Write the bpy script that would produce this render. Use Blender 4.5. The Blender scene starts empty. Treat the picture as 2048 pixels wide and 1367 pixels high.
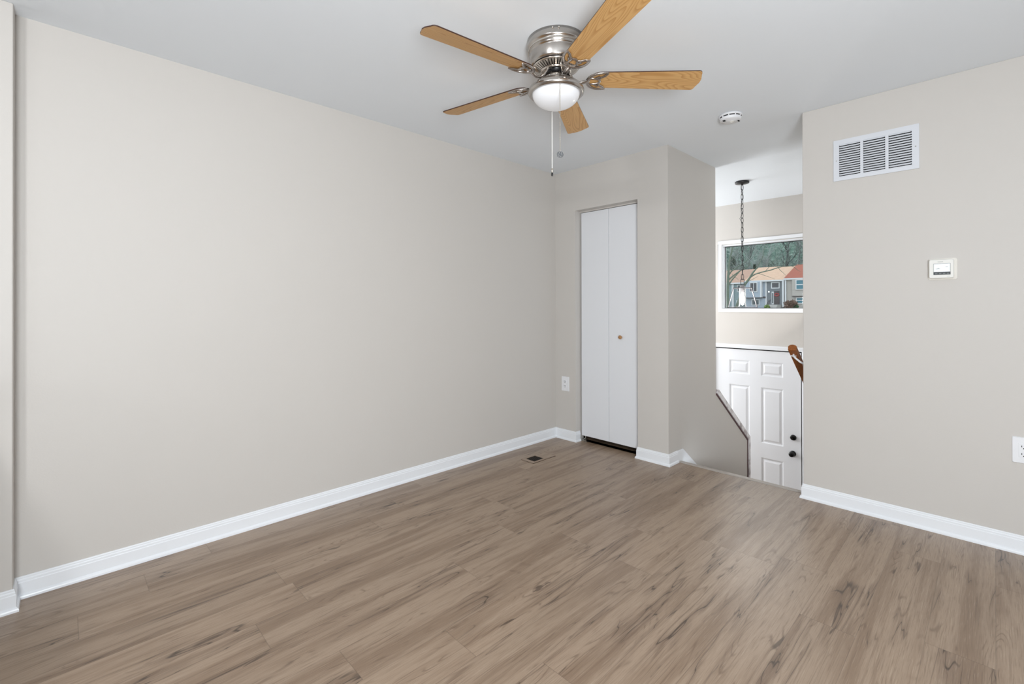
import bpy, math, random
from mathutils import Vector, Matrix

S = bpy.context.scene
COL = S.collection
PI = math.pi
rnd = random.Random(7)

# ------------------------------------------------------------------ camera
cam_d = bpy.data.cameras.new('camera')
cam = bpy.data.objects.new('camera', cam_d); COL.objects.link(cam)
YAW, PITCH, ROLL, CH = 0.80085, 0.00293, -0.0020, 1.22195
fw = Vector((math.cos(YAW)*math.cos(PITCH), math.sin(YAW)*math.cos(PITCH), math.sin(PITCH)))
rt = Vector((math.sin(YAW), -math.cos(YAW), 0)); up = rt.cross(fw)
r2 = math.cos(ROLL)*rt + math.sin(ROLL)*up
u2 = -math.sin(ROLL)*rt + math.cos(ROLL)*up
cam.matrix_world = Matrix(((r2.x, u2.x, -fw.x, 0), (r2.y, u2.y, -fw.y, 0), (r2.z, u2.z, -fw.z, CH), (0, 0, 0, 1)))
cam_d.sensor_fit = 'HORIZONTAL'; cam_d.sensor_width = 36
cam_d.lens = 935.038*36/2048
cam_d.shift_y = -(683.5-607.453)/2048
cam_d.clip_start = 0.02; cam_d.clip_end = 400
S.camera = cam

# ------------------------------------------------------------------ world, view, lights
S.view_settings.view_transform = 'Standard'
S.view_settings.look = 'None'
S.view_settings.gamma = 1
S.view_settings.exposure = 0.29
S.view_settings.use_curve_mapping = False
w = bpy.data.worlds.new('overcast_sky'); S.world = w; w.use_nodes = True
wn = w.node_tree.nodes; wl = w.node_tree.links
bg = wn['Background']; bg.inputs[0].default_value = (0.86, 0.93, 1.0, 1); bg.inputs[1].default_value = 1.9

def area(name, loc, target, sx, sy, power, color=(1, 1, 1)):
    L = bpy.data.lights.new(name, 'AREA'); L.shape = 'RECTANGLE'; L.size = sx; L.size_y = sy
    L.energy = power; L.color = color
    o = bpy.data.objects.new(name, L); COL.objects.link(o)
    o.location = loc
    d = Vector(target)-Vector(loc)
    o.rotation_euler = d.to_track_quat('-Z', 'Y').to_euler()
    return o
# kitchen ceiling fixture behind the camera
area('kitchen_light', (-0.80, 0.75, 2.34), (1.0, 2.3, 0.2), 0.20, 0.20, 15, (0.97, 0.985, 1.0))
# bounce flash beside the camera, turned up towards the ceiling
area('bounce_flash', (-0.45, -0.95, 1.00), (1.75, 1.0, 2.44), 0.8, 0.8, 88, (0.92, 0.965, 1.0))
# soft fill light added on the right side, out of frame
area('side_fill_light', (1.9, -2.9, 1.55), (1.8, 2.0, 1.9), 2.4, 1.2, 3, (0.90, 0.95, 1.0))
# ambient fill added high up in the room behind, unseen
area('rear_fill_light', (-3.3, -2.2, 2.0), (2.5, 0.2, 1.2), 2.0, 0.6, 12, (0.93, 0.97, 1.0))
# unseen lamp added left of the foyer to brighten its walls and door
area('foyer_fill_light', (4.9, 4.5, 0.9), (5.2, 1.2, 1.1), 1.4, 2.0, 72, (0.94, 0.97, 1.0))

# ------------------------------------------------------------------ materials
def mat(name, rgb, rough=0.5, metal=0.0, spec=0.5, emit=None, es=0.0, coat=0.0):
    m = bpy.data.materials.new(name); m.use_nodes = True
    b = m.node_tree.nodes['Principled BSDF']
    b.inputs['Base Color'].default_value = (*rgb, 1); b.inputs['Roughness'].default_value = rough
    b.inputs['Metallic'].default_value = metal; b.inputs['Specular IOR Level'].default_value = spec
    b.inputs['Coat Weight'].default_value = coat
    if emit: b.inputs['Emission Color'].default_value = (*emit, 1); b.inputs['Emission Strength'].default_value = es
    return m
def lin(*c):
    return tuple(((x/255)/12.92 if x/255 <= .04045 else ((x/255+.055)/1.055)**2.4) for x in c)
def N(m, t, **kw):
    n = m.node_tree.nodes.new(t)
    for k, v in kw.items(): setattr(n, k, v)
    return n
def LK(m, a, b): m.node_tree.links.new(a, b)
def math_n(m, op, a, b=None, c=None):
    n = N(m, 'ShaderNodeMath', operation=op)
    for i, x in enumerate((a, b, c)):
        if x is None: continue
        if isinstance(x, (int, float)): n.inputs[i].default_value = x
        else: LK(m, x, n.inputs[i])
    return n.outputs[0]
def bsdf(m): return m.node_tree.nodes['Principled BSDF']

def noisy(m, scale=6, amt=0.03, bump=0.0, bscale=300):
    """small variation of a painted surface"""
    b = bsdf(m); col = tuple(b.inputs['Base Color'].default_value)
    tc = N(m, 'ShaderNodeTexCoord'); nz = N(m, 'ShaderNodeTexNoise'); nz.inputs['Scale'].default_value = scale
    LK(m, tc.outputs['Object'], nz.inputs['Vector'])
    mr = N(m, 'ShaderNodeMapRange'); mr.inputs['To Min'].default_value = 1-amt; mr.inputs['To Max'].default_value = 1+amt
    LK(m, nz.outputs['Fac'], mr.inputs['Value'])
    mx = N(m, 'ShaderNodeVectorMath', operation='SCALE'); mx.inputs[0].default_value = col[:3]
    LK(m, mr.outputs[0], mx.inputs['Scale']); LK(m, mx.outputs[0], b.inputs['Base Color'])
    if bump:
        n2 = N(m, 'ShaderNodeTexNoise'); n2.inputs['Scale'].default_value = bscale; n2.inputs['Detail'].default_value = 3
        LK(m, tc.outputs['Object'], n2.inputs['Vector'])
        bp = N(m, 'ShaderNodeBump'); bp.inputs['Strength'].default_value = bump; bp.inputs['Distance'].default_value = 0.002
        LK(m, n2.outputs['Fac'], bp.inputs['Height']); LK(m, bp.outputs[0], b.inputs['Normal'])
    return m

M = {}
M['wall'] = noisy(mat('wall_paint', lin(203, 199, 194), 0.55, spec=0.3), 2, 0.012, 0.12, 160)
M['ceiling'] = noisy(mat('ceiling_paint', lin(235, 240, 245), 0.8, spec=0.2), 2, 0.008)
M['trim'] = mat('white_trim_paint', lin(236, 239, 243), 0.28)
M['door'] = mat('white_door_paint', lin(228, 230, 234), 0.38)
M['plastic'] = mat('white_plastic', lin(232, 233, 236), 0.35)
M['ventwhite'] = mat('white_enamel', lin(214, 217, 223), 0.4)
M['thermo'] = mat('ivory_plastic', lin(232, 231, 226), 0.35)
M['black'] = mat('black_metal', lin(18, 18, 20), 0.35, spec=0.5)
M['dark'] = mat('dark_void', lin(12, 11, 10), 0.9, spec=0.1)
M['slot'] = mat('dark_slot', lin(25, 25, 27), 0.8, spec=0.1)
M['gloss_black'] = mat('gloss_black_metal', lin(12, 12, 13), 0.15, 0.4)
M['nickel'] = mat('brushed_nickel', lin(186, 181, 176), 0.24, 1.0)
M['nickel_pol'] = mat('polished_nickel', lin(214, 208, 200), 0.2, 1.0)
M['iron'] = mat('pewter_iron', lin(186, 180, 175), 0.24, 1.0)
M['steel'] = mat('steel', lin(170, 168, 160), 0.3, 1.0)
M['chain'] = mat('bead_chain_metal', lin(215, 208, 196), 0.25, 1.0)
M['knobwood'] = mat('wooden_knob', lin(172, 128, 84), 0.45)
M['cord'] = mat('white_cord', lin(240, 238, 232), 0.6)

# lit frosted bowl
def bowl_mat():
    m = mat('frosted_glass', lin(216, 218, 222), 0.22, spec=0.5, emit=(1, 0.99, 0.985), es=0.13)
    b = bsdf(m)
    lw = N(m, 'ShaderNodeLayerWeight'); lw.inputs['Blend'].default_value = 0.35
    return m
M['bowl'] = bowl_mat()
# thin clear glass
def glass_mat(name, tint, refl=0.06):
    m = bpy.data.materials.new(name); m.use_nodes = True
    nt = m.node_tree; nt.nodes.remove(nt.nodes['Principled BSDF']); out = nt.nodes['Material Output']
    t = N(m, 'ShaderNodeBsdfTransparent'); t.inputs[0].default_value = (*tint, 1)
    g = N(m, 'ShaderNodeBsdfGlossy'); g.inputs['Roughness'].default_value = 0.02
    f = N(m, 'ShaderNodeFresnel'); f.inputs[0].default_value = 1.45
    mx = N(m, 'ShaderNodeMixShader'); LK(m, f.outputs[0], mx.inputs[0]); LK(m, t.outputs[0], mx.inputs[1]); LK(m, g.outputs[0], mx.inputs[2])
    LK(m, mx.outputs[0], out.inputs[0]); return m
M['glass'] = glass_mat('window_glass', (0.97, 0.985, 0.98))
M['lglass'] = glass_mat('lantern_glass', (0.97, 0.975, 0.98))

def wood_blade():
    m = mat('oak_blade', lin(196, 148, 88), 0.42, spec=0.35)
    b = bsdf(m); tc = N(m, 'ShaderNodeTexCoord')
    mp = N(m, 'ShaderNodeMapping'); mp.inputs['Scale'].default_value = (1.6, 9, 9)
    LK(m, tc.outputs['Object'], mp.inputs[0])
    oi = N(m, 'ShaderNodeObjectInfo')
    off = N(m, 'ShaderNodeVectorMath', operation='ADD'); LK(m, mp.outputs[0], off.inputs[0])
    sc = math_n(m, 'MULTIPLY', oi.outputs['Random'], 7.0); LK(m, sc, off.inputs[1])
    nz = N(m, 'ShaderNodeTexNoise'); nz.inputs['Scale'].default_value = 1.0; nz.inputs['Detail'].default_value = 1.0
    LK(m, off.outputs[0], nz.inputs['Vector'])
    rings = math_n(m, 'FRACT', math_n(m, 'MULTIPLY', nz.outputs['Fac'], 30.0))
    line = N(m, 'ShaderNodeMapRange'); line.inputs['From Min'].default_value = 0.0; line.inputs['From Max'].default_value = 0.55
    LK(m, rings, line.inputs['Value'])
    n2 = N(m, 'ShaderNodeTexNoise'); n2.inputs['Scale'].default_value = 1.0; n2.inputs['Detail'].default_value = 4
    mp2 = N(m, 'ShaderNodeMapping'); mp2.inputs['Scale'].default_value = (8, 220, 220); LK(m, tc.outputs['Object'], mp2.inputs[0]); LK(m, mp2.outputs[0], n2.inputs['Vector'])
    cr = N(m, 'ShaderNodeMixRGB'); cr.inputs[1].default_value = (*lin(196, 146, 86), 1); cr.inputs[2].default_value = (*lin(220, 174, 114), 1)
    LK(m, line.outputs[0], cr.inputs[0])
    c2 = N(m, 'ShaderNodeMixRGB', blend_type='MULTIPLY'); c2.inputs[0].default_value = 0.28
    LK(m, cr.outputs[0], c2.inputs[1]); LK(m, n2.outputs['Fac'], c2.inputs[2])
    LK(m, c2.outputs[0], b.inputs['Base Color'])
    return m
M['blade'] = wood_blade()
M['blade_edge'] = mat('dark_blade_edge', lin(58, 30, 18), 0.5)

def rail_mat():
    m = mat('stained_rail_wood', lin(142, 78, 30), 0.35)
    b = bsdf(m); tc = N(m, 'ShaderNodeTexCoord'); mp = N(m, 'ShaderNodeMapping'); mp.inputs['Scale'].default_value = (6, 60, 60)
    LK(m, tc.outputs['Object'], mp.inputs[0]); nz = N(m, 'ShaderNodeTexNoise'); nz.inputs['Scale'].default_value = 2; nz.inputs['Detail'].default_value = 5
    LK(m, mp.outputs[0], nz.inputs['Vector'])
    cr = N(m, 'ShaderNodeMixRGB'); cr.inputs[1].default_value = (*lin(96, 46, 18), 1); cr.inputs[2].default_value = (*lin(176, 104, 42), 1)
    LK(m, nz.outputs['Fac'], cr.inputs[0]); LK(m, cr.outputs[0], b.inputs['Base Color']); return m
M['rail'] = rail_mat()

def floor_mat(name='vinyl_plank', tone=1.0, planks=True, rough=0.34):
    """grey brown oak planks running along X, 18 cm wide, 1.22 m long"""
    m = mat(name, lin(140, 116, 94), rough, spec=0.8)
    b = bsdf(m); tc = N(m, 'ShaderNodeTexCoord'); sp = N(m, 'ShaderNodeSeparateXYZ'); LK(m, tc.outputs['Object'], sp.inputs[0])
    X, Y = sp.outputs[0], sp.outputs[1]
    W, Lp = 0.18, 1.22
    ry = math_n(m, 'DIVIDE', Y, W); row = math_n(m, 'FLOOR', ry)
    h1 = N(m, 'ShaderNodeTexWhiteNoise', noise_dimensions='1D'); LK(m, row, h1.inputs['W'])
    rx = math_n(m, 'ADD', math_n(m, 'DIVIDE', X, Lp), math_n(m, 'MULTIPLY', h1.outputs['Value'], 3.7))
    colr = math_n(m, 'FLOOR', rx)
    pid = math_n(m, 'ADD', math_n(m, 'MULTIPLY', row, 13.37), math_n(m, 'MULTIPLY', colr, 7.91))
    h2 = N(m, 'ShaderNodeTexWhiteNoise', noise_dimensions='1D'); LK(m, pid, h2.inputs['W'])
    h3 = N(m, 'ShaderNodeTexWhiteNoise', noise_dimensions='1D'); LK(m, math_n(m, 'ADD', pid, 0.5), h3.inputs['W'])
    # grain coordinate, shifted per plank
    gx = math_n(m, 'ADD', X, math_n(m, 'MULTIPLY', h2.outputs['Value'], 37.0))
    gy = math_n(m, 'ADD', Y, math_n(m, 'MULTIPLY', h3.outputs['Value'], 19.0))
    def noise(sx, sy, detail, dist=0.0, rough_=0.55, z=0.0):
        cb = N(m, 'ShaderNodeCombineXYZ'); LK(m, math_n(m, 'MULTIPLY', gx, sx), cb.inputs[0]); LK(m, math_n(m, 'MULTIPLY', gy, sy), cb.inputs[1]); cb.inputs[2].default_value = z
        nz = N(m, 'ShaderNodeTexNoise'); nz.inputs['Scale'].default_value = 1; nz.inputs['Detail'].default_value = detail
        nz.inputs['Distortion'].default_value = dist; nz.inputs['Roughness'].default_value = rough_
        LK(m, cb.outputs[0], nz.inputs['Vector']); return nz.outputs['Fac']
    broad = noise(0.75, 11, 3, 0.35, 0.55)       # soft light and dark streaks
    streak = noise(1.5, 52, 4, 0.25, 0.6, z=21)
    cath = noise(0.85, 7, 2, 0.45, z=3.1)        # cathedral grain
    ring = math_n(m, 'ABSOLUTE', math_n(m, 'SUBTRACT', math_n(m, 'FRACT', math_n(m, 'MULTIPLY', cath, 26)), 0.5))
    fine = noise(9, 340, 3, 0.0, 0.6, z=5)
    knot = noise(3.4, 20, 3, 0.5, 0.6, z=9)
    crack_a = noise(0.8, 11, 3, 0.5, z=12)
    def ramp(v, a, b_, lo=0.0, hi=1.0):
        mr = N(m, 'ShaderNodeMapRange', interpolation_type='SMOOTHSTEP'); mr.inputs['From Min'].default_value = a; mr.inputs['From Max'].default_value = b_
        mr.inputs['To Min'].default_value = lo; mr.inputs['To Max'].default_value = hi; LK(m, v, mr.inputs['Value']); return mr.outputs[0]
    crack = ramp(math_n(m, 'ABSOLUTE', math_n(m, 'SUBTRACT', crack_a, 0.5)), 0.0, 0.0065, 1, 0)
    gate = ramp(noise(1.6, 6, 1, z=15), 0.50, 0.58)
    crack = math_n(m, 'MULTIPLY', crack, gate)
    halo = math_n(m, 'MULTIPLY', ramp(math_n(m, 'ABSOLUTE', math_n(m, 'SUBTRACT', crack_a, 0.5)), 0.0, 0.06, 1, 0), gate)
    knots = ramp(knot, 0.665, 0.73)
    ringm = math_n(m, 'MULTIPLY', ramp(ring, 0.0, 0.22, 1, 0), ramp(knot, 0.50, 0.64, 0.10, 1.0))
    base = N(m, 'ShaderNodeMixRGB'); base.inputs[1].default_value = (*[c*tone for c in lin(136, 113, 92)], 1); base.inputs[2].default_value = (*[c*tone for c in lin(160, 138, 117)], 1)
    LK(m, ramp(broad, 0.36, 0.56), base.inputs[0])
    cur = base.outputs[0]
    def mul(fac, rgb):
        nonlocal cur
        mx = N(m, 'ShaderNodeMixRGB', blend_type='MIX'); mx.inputs[2].default_value = (*rgb, 1)
        if isinstance(fac, float): mx.inputs[0].default_value = fac
        else: LK(m, fac, mx.inputs[0])
        LK(m, cur, mx.inputs[1]); cur = mx.outputs[0]
    mul(math_n(m, 'MULTIPLY', ramp(streak, 0.54, 0.70), 0.45), lin(108, 85, 65))
    mul(math_n(m, 'MULTIPLY', halo, 0.42), lin(92, 70, 52))
    mul(math_n(m, 'MULTIPLY', ramp(fine, 0.50, 0.68), 0.42), lin(104, 83, 64))
    mul(math_n(m, 'MULTIPLY', ramp(fine, 0.42, 0.30), 0.40), lin(188, 170, 150))
    mul(math_n(m, 'MULTIPLY', ringm, 0.55), lin(96, 74, 55))
    mul(math_n(m, 'MULTIPLY', knots, 0.80), lin(70, 52, 38))
    mul(math_n(m, 'MULTIPLY', crack, 0.85), lin(56, 41, 30))
    # plank to plank tone
    tonev = N(m, 'ShaderNodeMapRange'); tonev.inputs['To Min'].default_value = 0.95; tonev.inputs['To Max'].default_value = 1.04; LK(m, h3.outputs['Value'], tonev.inputs['Value'])
    tv = N(m, 'ShaderNodeVectorMath', operation='SCALE'); LK(m, cur, tv.inputs[0]); LK(m, tonev.outputs[0], tv.inputs['Scale']); cur = tv.outputs[0]
    if planks:
        fy = math_n(m, 'FRACT', ry); fx = math_n(m, 'FRACT', rx)
        ey = math_n(m, 'MINIMUM', fy, math_n(m, 'SUBTRACT', 1.0, fy)); ex = math_n(m, 'MINIMUM', fx, math_n(m, 'SUBTRACT', 1.0, fx))
        sy = ramp(ey, 0.003, 0.010, 1, 0); sx = ramp(ex, 0.0006, 0.0018, 1, 0)
        mul(math_n(m, 'MULTIPLY', math_n(m, 'MAXIMUM', sy, sx), 0.30), lin(64, 48, 36))
    LK(m, cur, b.inputs['Base Color'])
    rr = N(m, 'ShaderNodeMapRange'); rr.inputs['To Min'].default_value = rough-0.05; rr.inputs['To Max'].default_value = rough+0.10; LK(m, fine, rr.inputs['Value']); LK(m, rr.outputs[0], b.inputs['Roughness'])
    bp = N(m, 'ShaderNodeBump'); bp.inputs['Strength'].default_value = 0.25; bp.inputs['Distance'].default_value = 0.0006
    LK(m, fine, bp.inputs['Height']); LK(m, bp.outputs[0], b.inputs['Normal'])
    return m
M['floor'] = floor_mat()
M['nosing'] = mat('stair_nosing', lin(176, 168, 160), 0.14)

# ------------------------------------------------------------------ mesh helpers
class MB:
    def __init__(s): s.v = []; s.f = []; s.mi = []; s.sm = []
    def add(s, vs, fs, mi=0, smooth=False):
        k = len(s.v); s.v += [tuple(v) for v in vs]
        for f in fs: s.f.append(tuple(i+k for i in f)); s.mi.append(mi); s.sm.append(smooth)
        return s
    def box(s, x0, x1, y0, y1, z0, z1, mi=0):
        return s.add([(x, y, z) for x in (x0, x1) for y in (y0, y1) for z in (z0, z1)],
                     [(0, 1, 3, 2), (4, 6, 7, 5), (0, 4, 5, 1), (2, 3, 7, 6), (0, 2, 6, 4), (1, 5, 7, 3)], mi)
    def quad(s, a, b, c, d, mi=0): return s.add([a, b, c, d], [(0, 1, 2, 3)], mi)
    def lathe(s, prof, seg=48, c=(0, 0, 0), mi=0, smooth=True, axis='z'):
        """prof: list of (r, h)"""
        vs = []; fs = []
        for (r, h) in prof:
            for i in range(seg):
                a = 2*PI*i/seg; p = (r*math.cos(a), r*math.sin(a), h)
                if axis == 'x': p = (h, p[0], p[1])
                vs.append((c[0]+p[0], c[1]+p[1], c[2]+p[2]))
        for j in range(len(prof)-1):
            for i in range(seg):
                k = (i+1) % seg
                fs.append((j*seg+i, j*seg+k, (j+1)*seg+k, (j+1)*seg+i))
        s.add(vs, fs, mi, smooth)
        if prof[0][0] > 1e-6: s.add(vs[:seg], [tuple(range(seg))[::-1]], mi)
        if prof[-1][0] > 1e-6: s.add(vs[-seg:], [tuple(range(seg))], mi)
        return s
    def tube(s, pts, r, seg=8, mi=0, closed=False, flat=1.0, upv=(0, 0, 1)):
        pts = [Vector(p) for p in pts]; n = len(pts)
        rs = r if isinstance(r, (list, tuple)) else [r]*n
        vs = []; fs = []
        for i, p in enumerate(pts):
            if closed: t = pts[(i+1) % n]-pts[i-1]
            else: t = pts[min(i+1, n-1)]-pts[max(i-1, 0)]
            t.normalize(); a = t.cross(Vector(upv))
            if a.length < 1e-4: a = t.cross(Vector((1, 0, 0)))
            a.normalize(); b = a.cross(t)
            for k in range(seg):
                an = 2*PI*k/seg
                vs.append(p+rs[i]*(math.cos(an)*a+math.sin(an)*flat*b))
        m = n if closed else n-1
        for i in range(m):
            j = (i+1) % n
            for k in range(seg):
                l = (k+1) % seg; fs.append((i*seg+k, i*seg+l, j*seg+l, j*seg+k))
        s.add(vs, fs, mi, True)
        if not closed:
            s.add(vs[:seg], [tuple(range(seg))[::-1]], mi, True); s.add(vs[-seg:], [tuple(range(seg))], mi, True)
        return s
    def prism(s, poly, z0, z1, mi=0, mi_side=None):
        n = len(poly); vs = [(x, y, z0) for x, y in poly]+[(x, y, z1) for x, y in poly]
        s.add(vs, [tuple(range(n))[::-1], tuple(range(n, 2*n))], mi)
        s.add(vs, [(i, (i+1) % n, (i+1) % n+n, i+n) for i in range(n)], mi if mi_side is None else mi_side)
        return s
    def ico(s, c, r, mi=0, seg=8, rings=5, sc=(1, 1, 1)):
        vs = []; fs = []
        for j in range(1, rings):
            th = PI*j/rings
            for i in range(seg):
                a = 2*PI*i/seg; vs.append((c[0]+r*sc[0]*math.sin(th)*math.cos(a), c[1]+r*sc[1]*math.sin(th)*math.sin(a), c[2]+r*sc[2]*math.cos(th)))
        t = len(vs); vs += [(c[0], c[1], c[2]+r*sc[2]), (c[0], c[1], c[2]-r*sc[2])]
        for j in range(rings-2):
            for i in range(seg):
                k = (i+1) % seg; fs.append((j*seg+i, (j+1)*seg+i, (j+1)*seg+k, j*seg+k))
        for i in range(seg):
            k = (i+1) % seg; fs.append((t, i, k)); fs.append((t+1, (rings-2)*seg+k, (rings-2)*seg+i))
        return s.add(vs, fs, mi, True)
    def build(s, name, mats, parent=None, bevel=0.0, bseg=2, loc=None, autosmooth=None):
        me = bpy.data.meshes.new(name); me.from_pydata(s.v, [], s.f)
        for m_ in (mats if isinstance(mats, (list, tuple)) else [mats]): me.materials.append(m_)
        for p, mi, sm in zip(me.polygons, s.mi, s.sm): p.material_index = mi; p.use_smooth = sm
        me.validate(); me.update()
        o = bpy.data.objects.new(name, me); COL.objects.link(o)
        if parent is not None: o.parent = parent
        if loc: o.location = loc
        if bevel:
            import bmesh
            bm = bmesh.new(); bm.from_mesh(me); bmesh.ops.remove_doubles(bm, verts=bm.verts, dist=1e-6)
            bmesh.ops.recalc_face_normals(bm, faces=bm.faces)
            bm.to_mesh(me); bm.free()
            bv = o.modifiers.new('bevel', 'BEVEL'); bv.width = bevel; bv.segments = bseg; bv.limit_method = 'ANGLE'; bv.angle_limit = 0.6
        return o
def tag(o, label=None, cat=None, group=None, kind=None):
    if label: o['label'] = label
    if cat: o['category'] = cat
    if group: o['group'] = group
    if kind: o['kind'] = kind
    return o
def thing(name, loc, label, cat, rz=0, group=None, kind=None):
    o = bpy.data.objects.new(name, None); COL.objects.link(o); o.location = loc; o.rotation_euler = (0, 0, rz)
    return tag(o, label, cat, group, kind)
def struct(o, label, cat='wall'): return tag(o, label, cat, kind='structure')

def sweep(path, prof, mb=None, mi=0):
    """sweep a closed profile of (offset to the left of travel, z) along an open 2D path with mitres"""
    mb = mb or MB(); P = [Vector(p) for p in path]; n = len(P); k = len(prof); vs = []
    for i, p in enumerate(P):
        d0 = (P[i]-P[i-1]).normalized() if i else None; d1 = (P[i+1]-P[i]).normalized() if i < n-1 else None
        n0 = Vector((-d0.y, d0.x)) if d0 else None; n1 = Vector((-d1.y, d1.x)) if d1 else None
        if n0 is None: nn = n1
        elif n1 is None: nn = n0
        else:
            nn = (n0+n1).normalized(); nn = nn/max(nn.dot(n0), .2)
        for (o_, z) in prof: q = p+nn*o_; vs.append((q.x, q.y, z))
    fs = [(i*k+j, i*k+(j+1) % k, (i+1)*k+(j+1) % k, (i+1)*k+j) for i in range(n-1) for j in range(k)]
    fs += [tuple(range(k))[::-1], tuple((n-1)*k+j for j in range(k))]
    mb.add(vs, fs, mi); return mb

# ------------------------------------------------------------------ layout numbers (metres)
H = 2.44
YL, XC, YS, X1, XR, YR, XF = 2.8455, 3.3228, 1.723, 4.192, 3.389, 0.8447, 5.867
FZ = -1.35            # foyer floor
BX, BY = -0.132, 2.742  # corner of the wall return at the left
DY0, DY1, DZ = 1.984, 2.6114, 2.069  # closet opening

# floor: living level
m = MB(); m.box(-3.6, 3.458, -3.2, 2.95, -0.03, 0.0)
m.box(3.4, 4.1, YS+0.1, 2.95, -0.03, 0.0)
struct(m.build('floor', M['floor']), 'grey brown wood plank floor of the empty room', 'floor')
m = MB(); m.box(4.0, 6.0, 0.6, 5.0, FZ-0.03, FZ)
struct(m.build('floor', M['floor']), 'landing floor inside the white front door', 'floor')
m = MB(); m.box(-3.7, 6.1, -3.3, 5.0, H, H+0.1)
struct(m.build('ceiling', M['ceiling']), 'smooth off white ceiling holding the wood bladed fan', 'ceiling')

# walls
W_ = M['wall']
m = MB(); m.box(BX, XC+0.1, YL, YL+0.1, -0.03, H)
struct(m.build('wall_left', W_), 'long plain greige wall on the left')
m = MB(); m.box(-3.7, BX, BY, YL+0.1, -0.03, H)
struct(m.build('wall_left_return', W_, bevel=0.004), 'projecting wall end at the far left edge')
# closet front wall with opening
m = MB(); m.box(XC, XC+0.115, DY1, YL, 0, H); m.box(XC, XC+0.115, YS, DY0, 0, H); m.box(XC, XC+0.115, DY0, DY1, DZ, H)
m.box(XC+0.115, X1, YS, YS+0.1, 0, H)
m.box(X1-0.1, X1, YS+0.1, YL+0.1, -1.4, H)
m.box(XC+0.1, X1-0.1, YL, YL+0.1, -1.4, H)
struct(m.build('wall_closet', W_), 'greige wall around the white bifold closet door and the stair corner')
# stair side wall below floor level, and sloped half wall beyond it
CX0, CZ0, CX1, CZ1 = X1, 0.425, 4.940, -0.130
m = MB()
poly = [(3.47, -1.4), (CX1, -1.4), (CX1, CZ1), (CX0, CZ0), (CX0, 0.0), (3.47, 0.0)]
vs = [(x, YS, z) for x, z in poly]+[(x, YS+0.115, z) for x, z in poly]; n_ = len(poly)
m.add(vs, [tuple(range(n_)), tuple(range(n_, 2*n_))[::-1]]+[(i, (i+1) % n_, (i+1) % n_+n_, i+n_) for i in range(n_)])
struct(m.build('wall_stair_half', W_), 'low sloping half wall beside the descending stairs')
m = MB(); m.box(XR, XR+0.115, -3.3, YR, -0.03, H); m.box(XR+0.115, XF+0.1, YR-0.115, YR, -1.4, H)
m.box(XR+0.09, XR+0.115, YR-0.115, YR, -1.4, 0)
struct(m.build('wall_right', W_, bevel=0.003), 'greige wall on the right with return vent and thermostat')
# front wall of the foyer with window opening
WY0, WY1, WZ0, WZ1 = 1.05, 2.335, 1.165, 1.955
PY0, PY1, PZ1 = 1.480, 2.4225, 0.695        # front door opening
m = MB()
m.box(XF, XF+0.14, 0.6, 5.0, WZ1, H); m.box(XF, XF+0.14, 0.6, WY0, WZ0, WZ1); m.box(XF, XF+0.14, WY1, 5.0, WZ0, WZ1)
m.box(XF, XF+0.14, 0.6, 5.0, PZ1, WZ0)
m.box(XF, XF+0.14, 0.6, PY0, -1.4, PZ1); m.box(XF, XF+0.14, PY1, 5.0, -1.4, PZ1)
struct(m.build('wall_front', W_), 'foyer wall with the high picture window above the front door')
m = MB(); m.box(X1-0.1, XF+0.1, 4.9, 5.0, -1.4, H); m.box(X1-0.1, X1, YL+0.1, 4.9, -1.4, H)
struct(m.build('wall_foyer_side', W_), 'side wall of the lower hall')
m = MB(); m.box(-3.7, -3.6, -3.3, YL+0.1, -0.03, H); struct(m.build('wall_back', W_), 'rear wall of the room behind')
m = MB(); m.box(-3.7, XR+0.1, -3.3, -3.2, -0.03, H); struct(m.build('wall_side', W_), 'side wall of the room behind')

# kitchen knee wall left of the camera (its shadow falls on the left corner)
m = MB(); m.box(-0.46, -0.34, 1.62, BY, 0, 0.95); m.box(-0.50, -0.30, 1.60, BY, 0.95, 0.985, 1)
struct(m.build('wall_knee', [W_, M['trim']]), 'low knee wall between kitchen and room')

# baseboards
BP = [(0, 0), (0.019, 0), (0.0185, 0.008), (0.017, 0.013), (0.013, 0.017), (0.0105, 0.019), (0.0105, 0.066), (0.0085, 0.069), (0.0085, 0.077), (0.006, 0.081), (0.006, 0.086), (0.003, 0.090), (0, 0.090)]
BPn = [(-o, z) for o, z in BP]     # on the right of travel
def base(name, path, label, prof=BPn):
    o = sweep(path, prof).build(name, M['trim']); return struct(o, label, 'baseboard')
base('baseboard_left', [(-1.2, BY), (BX, BY), (BX, YL), (XC, YL), (XC, DY1), (XC+0.058, DY1)], 'white moulded baseboard along the long left wall and closet corner')
base('baseboard_closet', [(XC+0.058, DY0), (XC, DY0), (XC, YS), (3.457, YS)], 'white baseboard wrapping the corner right of the closet door')
base('baseboard_right', [(3.455, YR), (XR, YR), (XR, -3.2)], 'white baseboard along the right wall under the thermostat')
# sloped stair skirt continuing from the baseboard
m = MB(); sl = -0.745; xs0, xs1 = 3.457, 4.95
poly = [(xs0, 0.0), (xs0, 0.088), (3.543, 0.088), (xs1, 0.088+sl*(xs1-3.543)), (xs1, -0.2+sl*(xs1-3.543)), (xs0, -0.2)]
vs = [(x, YS, z) for x, z in poly]+[(x, YS-0.009, z) for x, z in poly]; n_ = len(poly)
m.add(vs, [tuple(range(n_)), tuple(range(n_, 2*n_))[::-1]]+[(i, (i+1) % n_, (i+1) % n_+n_, i+n_) for i in range(n_)])
struct(m.build('trim_1', M['trim'], bevel=0.002), 'white sloped stair skirt board below the closet corner', 'trim')
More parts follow.
